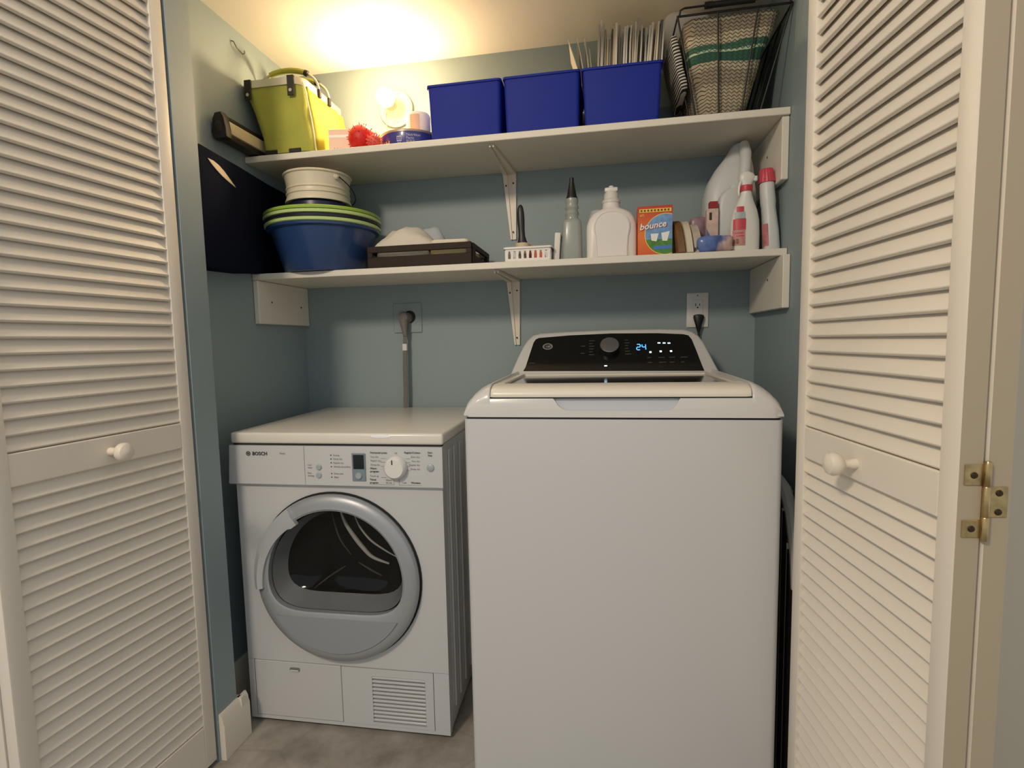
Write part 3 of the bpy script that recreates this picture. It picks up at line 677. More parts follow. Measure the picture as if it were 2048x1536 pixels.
# spiky dryer balls
def spiky(name, label, r, loc, m, n, sl, seed):
    t = thing(name, label, 'dryer ball', loc, 0, 'spiky dryer balls')
    bm = bmesh.new(); bmesh.ops.create_icosphere(bm, subdivisions=3, radius=r)
    for v in bm.verts: v.co.z += r+.001
    obj('ball', MB().bm(bm), m, t, smooth=180)
    sp = MB(); g = math.pi*(3-math.sqrt(5))
    for i in range(n):
        y = 1-2*(i+.5)/n; q = math.sqrt(1-y*y); a = g*i
        d = Vector((math.cos(a)*q, math.sin(a)*q, y)); p = d*r+Vector((0, 0, r+.001))
        if p.z+d.z*sl < .001: continue
        sp.tube([p-d*.002, p+d*sl*.6, p+d*sl], [.0016, .0013, .0009], 6)
    o = obj('spikes', sp, m, t); o['kind'] = 'stuff'
    return t
spiky('dryer_ball', 'red spiky rubber dryer ball, the large one beside the blue tin', .041, (.370, -.250, TU), mat('red_rubber', (206, 24, 20), .5), 58, .006, 1)
spiky('dryer_ball', 'smaller pinkish spiky dryer ball between red ball and blue tin', .0195, (.423, -.279, TU), mat('pink_rubber', (226, 96, 84), .45), 70, .007, 2)

# round blue biscuit tin
TN = thing('biscuit_tin', 'round blue printed tin with a silver lid rim under the white roll', 'tin', (.503, -.180, TU))
TRr = .094
navy_tin = mat('tin_blue', (52, 58, 138), .3, coat=.3)
obj('can', MB().lathe([(.0001, 0), (TRr-.002, 0), (TRr, .003), (TRr, .046), (.0001, .046)], 64, cap0=False, cap1=False), navy_tin, TN)
obj('lid', MB().lathe([(TRr+.0002, .0445), (TRr+.0025, .0455), (TRr+.0025, .050), (TRr+.002, .0515), (.0001, .0515)], 64, cap0=False, cap1=False), mat('tin_rim', (196, 180, 160), .3, metal=.7), TN)
def cyl(r, a0): return lambda a, c: (r*math.cos(a0+a/r), r*math.sin(a0+a/r), c)
tl_ = MB()
for s, sz, a0, z, bo in (('Nutrition', .0115, R(-78), .031, True), ('Facts', .0115, R(-78), .0215, True)):
    m_ = text(s, sz, cyl(TRr+.0006, a0)); tl_.add([(p[0], p[1], p[2]+z) for p in m_.v], m_.f)
for k in range(5):
    z = .0055+k*.0030
    for j in range(3):
        a = R(-78)+j*.1; tl_.add([((TRr+.0006)*math.cos(q), (TRr+.0006)*math.sin(q), zz) for q, zz in ((a, z), (a+.08, z), (a+.08, z+.0011), (a, z+.0011))], [(0,1,2,3)])
for k in range(4):
    for j in range(5):
        if (k*3+j*2) % 4 == 0: continue
        a = R(-96)+j*.034; z = .010+k*.006; tl_.add([((TRr+.0006)*math.cos(q), (TRr+.0006)*math.sin(q), zz) for q, zz in ((a, z), (a+.024, z), (a+.024, z+.0040), (a, z+.0040))], [(0,1,2,3)])
obj('lettering', tl_, mat('tin_print', (196, 190, 200), .5), TN, smooth=0)
gb = MB()
for k in range(10):
    a = R(-130)+k*.032; zt2 = .020+.004*math.sin(k*1.7); gb.add([((TRr+.0005)*math.cos(q), (TRr+.0005)*math.sin(q), zz) for q, zz in ((a, .003), (a+.033, .003), (a+.033, zt2), (a, zt2))], [(0,1,2,3)])
obj('gold_print', gb, mat('tin_gold', (206, 160, 60), .4), TN, smooth=0)
# wrapped roll on the tin
rl = thing('wrapped_roll', 'white plastic wrapped roll standing on the blue tin', 'roll', (.528, -.168, TU+.0520)); rl.scale = (1.03, 1.03, 1.2)
obj('roll', MB().lathe([(.0001, .0005), (.034, .0005), (.037, .004), (.0375, .058), (.034, .064), (.012, .066), (.0001, .064)], 36, cap0=False, cap1=False), mat('roll_paper', (240, 232, 220), .6), rl)
lb = MB()
q = [R(-112)+R(46)*i/10 for i in range(11)]
lb.loft([[(.0380*math.cos(a), .0380*math.sin(a), z) for a in q] for z in (.006, .056)], False, False, closed=False)
obj('label', lb, mat('roll_label', (226, 186, 160), .6), rl)
tk = MB()
for k in range(9):
    z = .009+k*.0055; tk.add([(.0384*math.cos(a), .0384*math.sin(a), zz) for a, zz in ((R(-110), z), (R(-101), z), (R(-101), z+.0014), (R(-110), z+.0014))], [(0,1,2,3)])
obj('stitch_print', tk, mat('roll_gold', (206, 170, 90), .5), rl, smooth=0)

# blue bins
blue_p = mat('blue_plastic', (33, 53, 164), .6, spec=.3, transl=.28)
def bin_(label, xc, wb, wt):
    t = thing('storage_bin', label, 'bin', (xc, -.155, TU), 0, 'blue plastic bins on the upper shelf')
    h = .156; yb, yt = .128, .140
    def ring(w_, y_, z, i=0): return rr(-w_/2+i, w_/2-i, -y_+i, y_-i, .010, z, 4)
    m = MB().loft([ring(wb, yb, .0005), ring(wt, yt, h), ring(wt, yt, h, .0028), ring(wb, yb, .004, .0028)], True, True)
    obj('tub', m, blue_p, t)
    r_ = MB(); ro = ring(wt+.006, yt+.003, h); r_.loft([[(p[0], p[1], z) for p in q_] for q_, z in ((ring(wt-.001, yt-.0005, h), h-.006), (ro, h-.006), (ro, h), (ring(wt-.001, yt-.0005, h), h))] + [[(p[0], p[1], h-.006) for p in ring(wt-.001, yt-.0005, h)]], False, False)
    obj('rim', r_, blue_p, t)
    return t
bin_('blue plastic bin nearest the glowing bulb, left of three', .7095, .209, .217)
bin_('blue plastic bin in the middle of the row of three', .9355, .209, .215)
bin_('blue plastic bin holding papers, right of three', 1.1585, .202, .215)
# papers standing in the right bin
pm_ = [mat('paper_white', (222, 214, 196), .6), mat('paper_grey', (168, 160, 146), .6), mat('paper_tan', (190, 172, 142), .6), mat('sleeve_plastic', (216, 212, 200), .2, coat=.4)]
dark_edge = mat('paper_dark', (104, 98, 92), .6)
def sheet(label, x, y0, y1, h, lean, m, grp, th=.0016, wav=.003, nm='paper_sheet', seed=0):
    rows = []
    for i in range(7):
        z = h*i/6; row = []
        for j in range(5):
            y = y0+(y1-y0)*j/4; dx = lean*(i/6)**1.6 + wav*noise.noise(Vector((y*14, z*9, seed*2.7)))*(i/6)
            dz = (0 if i < 6 else .008*noise.noise(Vector((y*30, seed, 1))))
            row.append((dx, y, z+dz))
        rows.append(row)
    s = MB(); s.loft(rows, False, False, closed=False)
    v = [(p[0]+th, p[1], p[2]) for p in s.v]; n_ = len(s.v); f0 = list(s.f)
    s.v += v; s.f += [tuple(i+n_ for i in f[::-1]) for f in f0]
    nr, nc = 7, 5
    loop = [j for j in range(nc)] + [i*nc+nc-1 for i in range(1, nr)] + [(nr-1)*nc+j for j in range(nc-2, -1, -1)] + [i*nc for i in range(nr-2, 0, -1)]
    s.f += [(loop[k], loop[(k+1) % len(loop)], loop[(k+1) % len(loop)]+n_, loop[k]+n_) for k in range(len(loop))]
    o = obj(nm, s, m, loc=(x, 0, TU+.006)); return tag(o, label, 'paper', grp)
pm_ = [mat('paper_white', (240, 236, 224), .6, transl=.4), mat('paper_grey', (204, 198, 186), .6, transl=.35), mat('paper_tan', (206, 190, 164), .6, transl=.3), mat('sleeve_plastic', (232, 228, 218), .2, coat=.4, transl=.45)]
xs = 1.066
for k, (ln, h, wh) in enumerate(((-.058, .285, 'leftmost of all, leaning farthest out'), (-.040, .290, 'second from the left, leaning out'), (-.024, .292, 'third from the left, leaning slightly'), (-.013, .268, 'fourth from the left, shortest and nearly upright'))):
    sheet('thin white card in the right blue bin, '+wh, xs+k*.0055, -.19+k*.01, -.05, h, ln, pm_[0], 'white cards leaning left in the right bin', .0022, .005, 'paper_card', 40+k)
x = 1.0905
WORD = ('white', 'grey', 'tan', 'clear')
for k in range(29):
    t_ = rng.uniform(.0038, .0062)
    h = .318 if k == 1 else .300 if k == 0 else (.268 if k in (4, 5) else .290+.016*rng.random())-.010*(k/28)
    ci = 3 if k == 1 else rng.choice((0, 1, 1, 2, 3, 3)); m = pm_[ci] if k % 7 != 6 else dark_edge
    lb_ = 'tallest crumpled clear sleeve rising above the papers in the right blue bin' if k == 1 else ('short clear sleeve in the dip behind the tallest crumpled one' if k == 4 else 'sheet in a clear sleeve filed upright in the right blue bin')
    sheet(lb_, x, -.235+rng.uniform(0, .05), -.06+rng.uniform(-.02, .02), h, .004+.012*k/28, m, 'paper sleeves filed in the right blue bin', t_, .0035, 'paper_sleeve', k*.25)
    x += t_+.0010

# black wire basket with knitted blankets
WB = thing('wire_basket', 'black wire basket at the right end of upper shelf, full of knits', 'basket', (1.435, -.160, TU))
bx0, bx1, by0, by1 = -.080, .085, -.125, .115
tx0, tx1, ty0, ty1 = -.132, .150, -.150, .135
hB = .250
def wq(k, px_, py_):   # px_,py_ in 0..1
    return (bx0+(tx0-bx0)*k+((bx1-bx0)+((tx1-tx0)-(bx1-bx0))*k)*px_, by0+(ty0-by0)*k+((by1-by0)+((ty1-ty0)-(by1-by0))*k)*py_, .003+hB*k)
fw_ = MB()
def loop_(k, r_): fw_.tube([wq(k, a, b_) for a, b_ in ((0,0),(1,0),(1,1),(0,1))], r_, 8, closed=True)
loop_(1, .0032); obj('rim_wire', fw_, black_wire, WB); fw_ = MB(); loop_(0, .0028); obj('base_wire', fw_, black_wire, WB)
def wire(pts): return obj('wire', MB().tube(pts, .0025, 6), black_wire, WB)
for a in (0, .36, .71, 1): wire([wq(0, a, 0), wq(1, a, 0)])
for b_ in (.33, .66, 1): wire([wq(0, 0, b_), wq(1, 0, b_)]); wire([wq(0, 1, b_), wq(1, 1, b_)])
for a in (.36, .71): wire([wq(0, a, 1), wq(1, a, 1)])
for i in range(13): wire([wq(0, i/12, 0), wq(0, i/12, 1)])
hh = obj('handle', MB().tube([(tx0+.004, ty0-.004, hB+.002), (tx0+.006, ty0-.008, hB+.014), (tx0+.016, ty0-.010, hB+.017), (tx0+.09, ty0-.010, hB+.017), (tx1-.06, ty0-.010, hB+.017), (tx1-.01, ty0-.010, hB+.017), (tx1-.004, ty0-.004, hB+.003)], .0026, 8), black_wire, WB)
g_ = MB().tube([(tx0+.070, ty0-.010, hB+.017), (tx0+.190, ty0-.010, hB+.017)], .0075, 10)
obj('wrapped_grip', g_, black_wire, hh)
for i in range(5): obj('coil', MB().tube([(tx0+.068+i*.004+.009*0, ty0-.010+.0075*math.cos(a), hB+.017+.0085*math.sin(a)) for a in [2*math.pi*j/12 for j in range(12)]], .0012, 5, closed=True), black_wire, hh)
def knit(name, base, dark, band, zs=112., xs=72., bands=None, thr=.74):
    m = bpy.data.materials.new(name); m.use_nodes = True; N = m.node_tree.nodes; L = m.node_tree.links; b = N['Principled BSDF']; b.inputs['Roughness'].default_value = .9
    tc = N.new('ShaderNodeTexCoord'); sp = N.new('ShaderNodeSeparateXYZ'); L.new(tc.outputs['Object'], sp.inputs[0])
    def mth(op, a, c=None, d=None):
        n = N.new('ShaderNodeMath'); n.operation = op
        for i, q_ in enumerate((a, c, d)):
            if q_ is None: continue
            if isinstance(q_, (int, float)): n.inputs[i].default_value = q_
            else: L.new(q_, n.inputs[i])
        return n.outputs[0]
    ns = N.new('ShaderNodeTexNoise'); ns.inputs['Scale'].default_value = 9; L.new(tc.outputs['Object'], ns.inputs['Vector'])
    tri = mth('PINGPONG', mth('MULTIPLY', mth('ADD', sp.outputs['X'], mth('MULTIPLY', sp.outputs['Y'], .8)), 2*xs), 1.)
    v = mth('ADD', mth('MULTIPLY', sp.outputs['Z'], zs), mth('MULTIPLY', tri, .62)); v = mth('ADD', v, mth('MULTIPLY', ns.outputs['Fac'], 1.6))
    st = mth('GREATER_THAN', mth('FRACT', v), thr)
    mx = N.new('ShaderNodeMixRGB'); mx.inputs[2].default_value = lin(dark)
    r = N.new('ShaderNodeValToRGB'); el = r.color_ramp.elements; el[0].position = 0; el[0].color = lin(base); el[1].position = 1; el[1].color = lin(base)
    r.color_ramp.interpolation = 'CONSTANT'
    if bands:
        for p_, c_ in bands: e = el.new(p_); e.color = lin(c_)
    zf = mth('DIVIDE', mth('ADD', sp.outputs['Z'], mth('MULTIPLY', mth('SUBTRACT', ns.outputs['Fac'], .5), .04)), .27)
    L.new(zf, r.inputs['Fac']); L.new(r.outputs[0], mx.inputs[1]); L.new(st, mx.inputs[0]); L.new(mx.outputs[0], b.inputs['Base Color'])
    bp = N.new('ShaderNodeBump'); bp.inputs['Strength'].default_value = .6; bp.inputs['Distance'].default_value = .003; L.new(mth('FRACT', v), bp.inputs['Height']); L.new(bp.outputs[0], b.inputs['Normal'])
    return m
kn = knit('zigzag_knit', (168, 156, 132), (70, 60, 48), None, bands=[(.12, (176, 164, 138)), (.30, (150, 138, 116)), (.44, (178, 168, 144)), (.505, (34, 92, 74)), (.60, (176, 196, 170)), (.625, (50, 104, 84)), (.68, (186, 176, 150)), (.78, (150, 138, 118)), (.90, (176, 166, 142))])
kb = MB(); rr_s = []
for i in range(15):
    k = .02+.96*i/14; P0 = wq(k, .05, .06); P1 = wq(k, .95, .9)
    L_ = rr(P0[0], P1[0]-.02*(1-k)-.012*(1-abs(k-.3)), P0[1], P1[1], .03, P0[2]+.002, 5); o_r = []
    for p in L_:
        n_ = noise.noise_vector(Vector(p)*13)*.007; o_r.append((p[0]+n_.x+.002, p[1]+max(-.0, n_.y), p[2]))
    rr_s.append(o_r)
kb.loft(rr_s)
tag(obj('knitted_blanket', kb, kn, loc=(1.435, -.160, TU+.003), smooth=80), 'grey zigzag knitted blanket with a green band inside black wire basket', 'blanket')
sk = knit('striped_knit', (206, 200, 188), (24, 22, 22), None, zs=120., xs=4., thr=.5)
s2 = soft(-.012, .012, -.11, .08, .0, .155, .011, .004, 20, 5, 6)
tag(obj('striped_cloth', s2, sk, loc=(1.331, -.150, TU+.085), rot=(0, R(-12), 0), smooth=80), 'black and white striped cloth pressed against left side of wire basket', 'cloth')
wc = soft(-.055, .075, -.06, .07, .0, .140, .03, .010, 14, 9, 8, False)
tag(obj('white_cloth', wc, mat('cloth_white', (236, 230, 222), .85, bump=.3, bscale=50), loc=(1.340, -.095, TU+.216), smooth=80), 'white cloth heaped over the top left of black wire basket', 'cloth')

# ------------------------------------------------------------------ lower shelf
# flat navy fabric bin against the left wall
nb = thing('fabric_bin', 'folded navy fabric bin leaning on the left wall, overhanging the lower shelf', 'bin', (.0, 0, TL))
navy = mat('navy_fabric', (20, 24, 38), .95, spec=.05, bump=.3, bscale=140)
prn = []
for y, x in ((-.628, .062), (-.618, .070), (-.59, .071), (-.50, .0605), (-.40, .049), (-.30, .0345), (-.23, .024), (-.06, .010)):
    zb = {-.628: .012, -.618: -.004, -.59: -.016, -.50: -.014, -.40: -.010}.get(y, .001); zt2 = .300 if y > -.61 else .296
    prn.append([(.0015, y, zb), (x-.004, y, zb), (x, y, zb+.012), (x, y, zt2-.006), (x-.003, y, zt2), (.0015, y, zt2)])
obj('body', MB().loft(prn), navy, nb, smooth=50)
lens = [(-.565, .272), (-.540, .273), (-.515, .269), (-.49, .260), (-.465, .247), (-.435, .231), (-.47, .237), (-.50, .244), (-.525, .252), (-.548, .262)]
def bx(y):
    pts = [(-.618, .070), (-.59, .071), (-.50, .0605), (-.40, .049), (-.30, .0345), (-.23, .024), (-.06, .010)]
    for (a, xa), (b_, xb) in zip(pts, pts[1:]):
        if a <= y <= b_: return xa+(xb-xa)*(y-a)/(b_-a)
lo = obj('handle_opening', MB().loft([[(bx(y)+.0004, y, z) for y, z in lens], [(bx(y)+.0025, y, z) for y, z in lens]]), mat('opening_cream', (222, 206, 178), .7), nb); lo['label'] = 'cream lining showing in the handle slit'

# nested basins with a white pail
def basin(label, c, z, rt_, rb2, h, m, grp='nested round basins'):
    t = thing('basin', label, 'basin', (c[0], c[1], z), 0, grp)
    pf = [(.0001, .0005), (rb2-.006, .0005), (rb2, .006), (rt_-.008, h-.012), (rt_, h-.010), (rt_+.004, h-.008), (rt_+.005, h-.002), (rt_+.002, h), (rt_-.008, h-.001), (rt_-.011, h-.008), (rb2-.004, .009), (.0001, .005)]
    obj('bowl', MB().lathe(pf, 72, cap0=False, cap1=False), m, t); return t
bc = (.209, -.214)
lime_p = mat('lime_plastic', (150, 184, 72), .35); lime2 = mat('pale_lime_plastic', (190, 212, 140), .35); navy_p = mat('dark_blue_plastic', (40, 66, 112), .3, coat=.25); black_p = mat('charcoal_plastic', (30, 30, 42), .35)
basin('blue round plastic basin at the bottom of the nested stack', bc, TL, .172, .128, .138, navy_p)
def rimring(label, z, r, m):
    t = thing('basin', label, 'basin', (bc[0], bc[1], z), 0, 'nested round basins')
    h = .06
    obj('bowl', MB().lathe([(.0001, .0), (r-.045, .0), (r-.010, h-.010), (r, h-.009), (r+.005, h-.007), (r+.006, h-.001), (r+.003, h+.002), (r-.006, h+.001), (r-.013, h-.006), (r-.050, .004), (.0001, .004)], 72, cap0=False, cap1=False), m, t)
rimring('lime green basin nested directly inside the blue one', TL+.0865, .176, lime2)
rimring('charcoal basin nested between two lime green basins', TL+.0975, .1765, black_p)
rimring('pale lime basin nested under the topmost green basin', TL+.1085, .178, lime2)
rimring('topmost lime green basin of the nested stack under white pail', TL+.1205, .1765, lime_p)
rest = thing('dark_bowl', 'dark blue bowl upside down in the basins, under the white pail', 'bowl', (bc[0]-.008, bc[1]-.01, TL+.126))
obj('bowl', MB().lathe([(.092, .0), (.096, .004), (.094, .087), (.090, .092), (.0001, .092)], 48, cap0=True, cap1=False), mat('ink_blue_plastic', (24, 30, 66), .35), rest)
pl_ = thing('pail', 'short white plastic pail with wire bail on top of the basins', 'pail', (bc[0]-.008, bc[1]-.01, TL+.2185)); pl_.scale = (.92, .92, .88)
pail_m = mat('pail_white', (216, 206, 184), .4)
obj('pail_body', MB().lathe([(.0001, .002), (.104, .002), (.111, 0), (.1115, .004), (.106, .018), (.105, .024), (.1085, .027), (.1085, .031), (.105, .034), (.1048, .042), (.1080, .045), (.1080, .049), (.1052, .053), (.108, .085), (.111, .092), (.1155, .094), (.1165, .098), (.1145, .101), (.112, .101), (.106, .06), (.102, .008), (.0001, .006)], 64, cap0=False, cap1=False), pail_m, pl_)
A0 = R(-28)
ex, ey = .1115*math.cos(A0), .1115*math.sin(A0)
obj('ear', MB().lathe([(.0001, 0), (.010, 0), (.009, .006), (.0045, .007), (.004, .011), (.0001, .011)], 16, cap0=False, cap1=False), pail_m, pl_, loc=(ex-.002, ey-.002, .080), rot=(R(90), 0, A0+R(90)))
bl = []
for i in range(21):
    a = R(-28)+R(180)*i/20; rr3 = .121+.006*math.sin(math.pi*i/20); bl.append((rr3*math.cos(a), rr3*math.sin(a), .080-.060*math.sin(math.pi*min(1, i/10)/2)+(.0 if i < 10 else .060*(1-math.cos(math.pi*(i-10)/20)))))
obj('bail', MB().tube(bl, .0019, 6), black_wire, pl_)

# dark wooden tray with folded towels
tr = thing('serving_tray', 'dark brown wooden tray with slotted handles, holding folded white towels', 'tray', (.556, -.170, TL))
esp = mat('espresso_wood', (40, 28, 20), .6, spec=.25, var=.25, vscale=40)
tw, td = .165, .120
obj('tray_base', MB().box(-tw+.006, tw-.006, -td+.006, td-.006, .001, .007), esp, tr)
def rail_front(y):
    for z0, z1 in ((.001, .034), (.047, .066)): obj('rail', MB().rbox(-tw, tw, y-.005, y+.005, z0, z1, .0015, 1), esp, tr)
    for x_ in (-tw+.008, tw-.008): obj('post', MB().rbox(x_-.008, x_+.008, y-.0045, y+.0045, .033, .048, .001, 1), esp, tr)
rail_front(-td); rail_front(td)
for x_ in (-tw, tw):
    for z0, z1 in ((.001, .030), (.048, .064)): obj('rail', MB().rbox(x_-.005, x_+.005, -td+.004, td-.004, z0, z1, .0015, 1), esp, tr)
    for y_ in (-td+.02, td-.02): obj('post', MB().rbox(x_-.0045, x_+.0045, y_-.014, y_+.014, .029, .049, .001, 1), esp, tr)
terry = mat('white_terry', (216, 208, 196), .95, bump=.6, bscale=260)
tag(obj('folded_towel', soft(-.152, .02, -.10, .09, 0, .048, .014, .004, 16, 3, 10), mat('pale_towel', (208, 200, 188), .95, bump=.5, bscale=240), loc=(.556, -.170, TL+.0075), smooth=80), 'pale folded towel lying flat in the bottom left of the dark tray', 'towel', None)
def heap(label, x0, x1, y0, y1, hh_, seed, m, loc, peak=None):
    rows = []; nx_, ny_ = 16, 12
    for i in range(nx_+1):
        row = []
        for j in range(ny_+1):
            a, b_ = i/nx_, j/ny_; e = (math.sin(math.pi*a)**.55)*(math.sin(math.pi*b_)**.5)
            x_, y_ = x0+(x1-x0)*a, y0+(y1-y0)*b_
            pk_ = peak[2]*max(0, 1-math.hypot(x_-peak[0], y_-peak[1])/.032)**1.2 if peak else 0
            row.append((x_, y_, pk_ + e*hh_*(1+.28*noise.noise(Vector((x_*22, y_*22, seed)))) + .006*noise.noise(Vector((x_*50, y_*50, seed+3)))*e))
        rows.append(row)
    s = MB(); s.loft(rows, False, False, closed=False); n_ = len(s.v); fl_ = list(s.f)
    s.v += [(p[0], p[1], 0) for p in s.v]; s.f += [tuple(i+n_ for i in f[::-1]) for f in fl_]
    return tag(obj('folded_towel', s, m, loc=loc, smooth=80), label, 'towel')
heap('rumpled white terry towel heaped on the left of the dark tray', -.158, .050, -.112, .03, .078, 4, terry, (.545, -.150, TL+.060))
heap('blue grey crumpled cloth with a peaked corner behind white terry towel', -.150, .075, -.01, .09, .088, 11, mat('bluegrey_cloth', (184, 188, 192), .9, bump=.4, bscale=150), (.535, -.150, TL+.0585), (.030, .035, .036))
yc = mat('cream_yellow_cloth', (218, 206, 150), .9, bump=.4, bscale=150)
tag(obj('folded_cloth', soft(.028, .150, -.10, .06, 0, .050, .010, .003, 18, 6, 8), yc, loc=(.556, -.170, TL+.0075), smooth=80), 'cream yellow folded cloth lying in the right half of dark tray', 'cloth')
tag(obj('folded_cloth', soft(-.06, .06, -.07, .06, 0, .024, .010, .002, 16, 8, 8), mat('cream_cloth', (226, 216, 196), .9, bump=.4, bscale=150), loc=(.642, -.190, TL+.0605), smooth=80), 'cream folded cloth stacked on top at the right of dark tray', 'cloth')

# small white slotted basket with a brush
wbk = thing('slotted_basket', 'small white plastic slotted basket in front of the shelf bracket', 'basket', (.8885, -.245, TL))
bp_ = mat('basket_white', (226, 222, 214), .4)
hw, hd_ = .068, .045
rm = MB().loft([rr(-hw-.004, hw+.004, -hd_-.004, hd_+.004, .008, z, 4) for z in (.037, .0425)] + [rr(-hw, hw, -hd_, hd_, .006, z, 4) for z in (.0425, .037)], False, False)
obj('rim', rm, bp_, wbk); obj('floor', MB().rbox(-hw+.004, hw-.004, -hd_+.004, hd_-.004, .001, .006, .001, 1), bp_, wbk)
bars = MB()
def taper_bar(x_, y, w0, w1): bars.loft([[(x_-w0, y-.0012, .001), (x_+w0, y-.0012, .001), (x_+w0, y+.0012, .001), (x_-w0, y+.0012, .001)], [(x_-w0, y-.0012, .020), (x_+w0, y-.0012, .020), (x_+w0, y+.0012, .020), (x_-w0, y+.0012, .020)], [(x_-w1, y-.0012, .034), (x_+w1, y-.0012, .034), (x_+w1, y+.0012, .034), (x_-w1, y+.0012, .034)]])
for i in range(9): taper_bar(-hw+.006+(2*hw-.012)*i/8, -hd_+.0015, .0036, .0056)
for z0, z1 in ((.001, .009), (.031, .038)): bars.box(-hw+.003, hw-.003, -hd_-.0003, -hd_+.0031, z0, z1)
bars.box(-hw+.003, hw-.003, hd_-.0027, hd_-.0003, .001, .038)
for x_ in (-hw+.0015, hw-.0015): bars.box(x_-.0012, x_+.0012, -hd_+.003, hd_-.003, .001, .038)
obj('slotted_wall', bars, bp_, wbk)
br = thing('brush', 'black handled brush with beige collar standing in the white slotted basket', 'brush', (.868, -.245, TL+.0065))
obj('handle', MB().loft([[(cx_+a_*math.cos(2*math.pi*j/16), .7*a_*math.sin(2*math.pi*j/16), z) for j in range(16)] for z, a_, cx_ in ((.052, .0165, .0), (.060, .0135, -.001), (.075, .0100, -.002), (.095, .0098, -.003), (.120, .0112, -.004), (.140, .0108, -.0045), (.155, .0090, -.005), (.164, .006, -.005), (.167, .002, -.005))]), mat('brush_black', (34, 32, 38), .4), br)
obj('collar', MB().lathe([(.0001, .020), (.021, .020), (.0225, .024), (.0225, .050), (.020, .053), (.0001, .053)], 28, cap0=False, cap1=False), mat('beige_collar', (206, 188, 156), .5), br)
obj('bristles', MB().lathe([(.0001, .0005), (.018, .0005), (.021, .020), (.0001, .020)], 24, cap0=False, cap1=False), mat('bristle_grey', (150, 146, 138), .9), br)
tag(obj('orange_scraper', MB().loft([[(-.018, y, .0), (.032, y, .0), (.032, y, .026), (.016, y, .040), (-.004, y, .052), (-.012, y, .052), (-.018, y, .040)] for y in (-.006, .006)]), mat('orange_plastic', (206, 92, 58), .5), loc=(.896, -.212, TL+.0065)), 'orange plastic scraper lying in the white slotted basket behind the brush', 'scraper')
tag(obj('white_block', MB().rbox(-.0085, .0085, -.03, .03, .0, .082, .002, 2), mat('block_white', (220, 214, 208), .6), loc=(.9695, -.232, TL+.001), rot=(0, R(4), 0)), 'thin white block standing between the slotted basket and clear spray bottle', 'block')

# bottles
def bring2(mb, prof_, n=28, cap1=True): # prof: (half x, half y, z, centre x, squareness)
    rs = []
    for hx, hy, z, cx_, e in prof_:
        ring = []
        for j in range(n):
            a = 2*math.pi*j/n; c_, s_ = math.cos(a), math.sin(a)
            ring.append((cx_+hx*math.copysign(abs(c_)**e, c_), hy*math.copysign(abs(s_)**e, s_), z))
        rs.append(ring)
    return mb.loft(rs, True, cap1)
clear = mat('frosted_plastic', (168, 174, 166), .3, trans=.25, coat=.2)
sb = thing('spray_bottle', 'translucent bottle with a tall black pointed nozzle beside white jug', 'bottle', (1.0155, -.235, TL))
obj('bottle', bring2(MB(), [(.028, .026, .0005, 0, .5), (.030, .028, .006, 0, .5), (.0295, .028, .06, 0, .5), (.0285, .027, .110, 0, .55), (.026, .025, .118, 0, .6), (.019, .019, .124, 0, .9), (.0185, .0185, .132, 0, 1), (.021, .021, .138, 0, 1), (.0175, .0175, .148, 0, 1), (.0205, .0205, .156, 0, 1), (.0175, .0175, .166, 0, 1), (.0195, .0195, .172, 0, 1), (.0185, .0185, .182, 0, 1)]), clear, sb)
obj('nozzle', MB().lathe([(.0001, .182), (.0165, .182), (.0165, .186), (.0145, .190), (.0065, .232), (.0068, .236), (.0060, .243), (.0001, .244)], 24, cap0=False, cap1=False), black_plastic, sb)
jg = thing('detergent_jug', 'large white detergent jug with an arched inset panel and flip cap', 'jug', (1.130, -.225, TL))
jug_m = mat('jug_white', (222, 216, 210), .38)
obj('jug_body', bring2(MB(), [(.070, .040, .0005, 0, .35), (.0725, .043, .005, 0, .35), (.0725, .043, .085, 0, .38), (.0715, .042, .098, 0, .4), (.067, .040, .114, -.0, .45), (.058, .037, .129, 0, .5), (.045, .033, .139, 0, .6), (.032, .028, .145, 0, .8), (.0255, .0255, .150, 0, 1), (.0245, .0245, .166, 0, 1)], 48), jug_m, jg)
ipo = [(-.045, .004), (-.045, .03), (-.0475, .06), (-.052, .085), (-.051, .100), (-.043, .117), (-.030, .128), (-.012, .134), (.012, .134), (.030, .128), (.043, .117), (.051, .100), (.052, .085), (.0475, .06), (.045, .03), (.045, .004)]
pi_ = MB(); n_ = len(ipo)
pi_.loft([[(a, -.0415, c) for a, c in ipo], [(a, -.0455, c) for a, c in ipo], [(a*.93, -.0470, .066+(c-.066)*.955) for a, c in ipo], [(a*.90, -.0458, .066+(c-.066)*.94) for a, c in ipo]])
obj('inset_panel', pi_, jug_m, jg)
obj('cap', MB().lathe([(.0001, .164), (.0265, .164), (.0265, .170), (.0215, .176), (.0205, .190), (.0165, .196), (.0001, .196)], 32, cap0=False, cap1=False), mat('cap_white', (226, 222, 212), .45, transl=.15), jg)
cp = MB().rbox(-.019, .019, -.012, .012, .1955, .2085, .004, 2); cp.lathe([(.0001, .2083), (.009, .2083), (.006, .214), (.0001, .2145)], 20, cap0=False, cap1=False)
obj('flip_spout', cp, jug_m, jg)
obj('measuring_cup', MB().lathe([(.030, .105), (.030, .128), (.024, .150), (.0001, .151)], 28, c=(-.038, .030, 0), cap0=False, cap1=False), mat('cup_translucent', (206, 210, 208), .3, alpha=.55), jg)

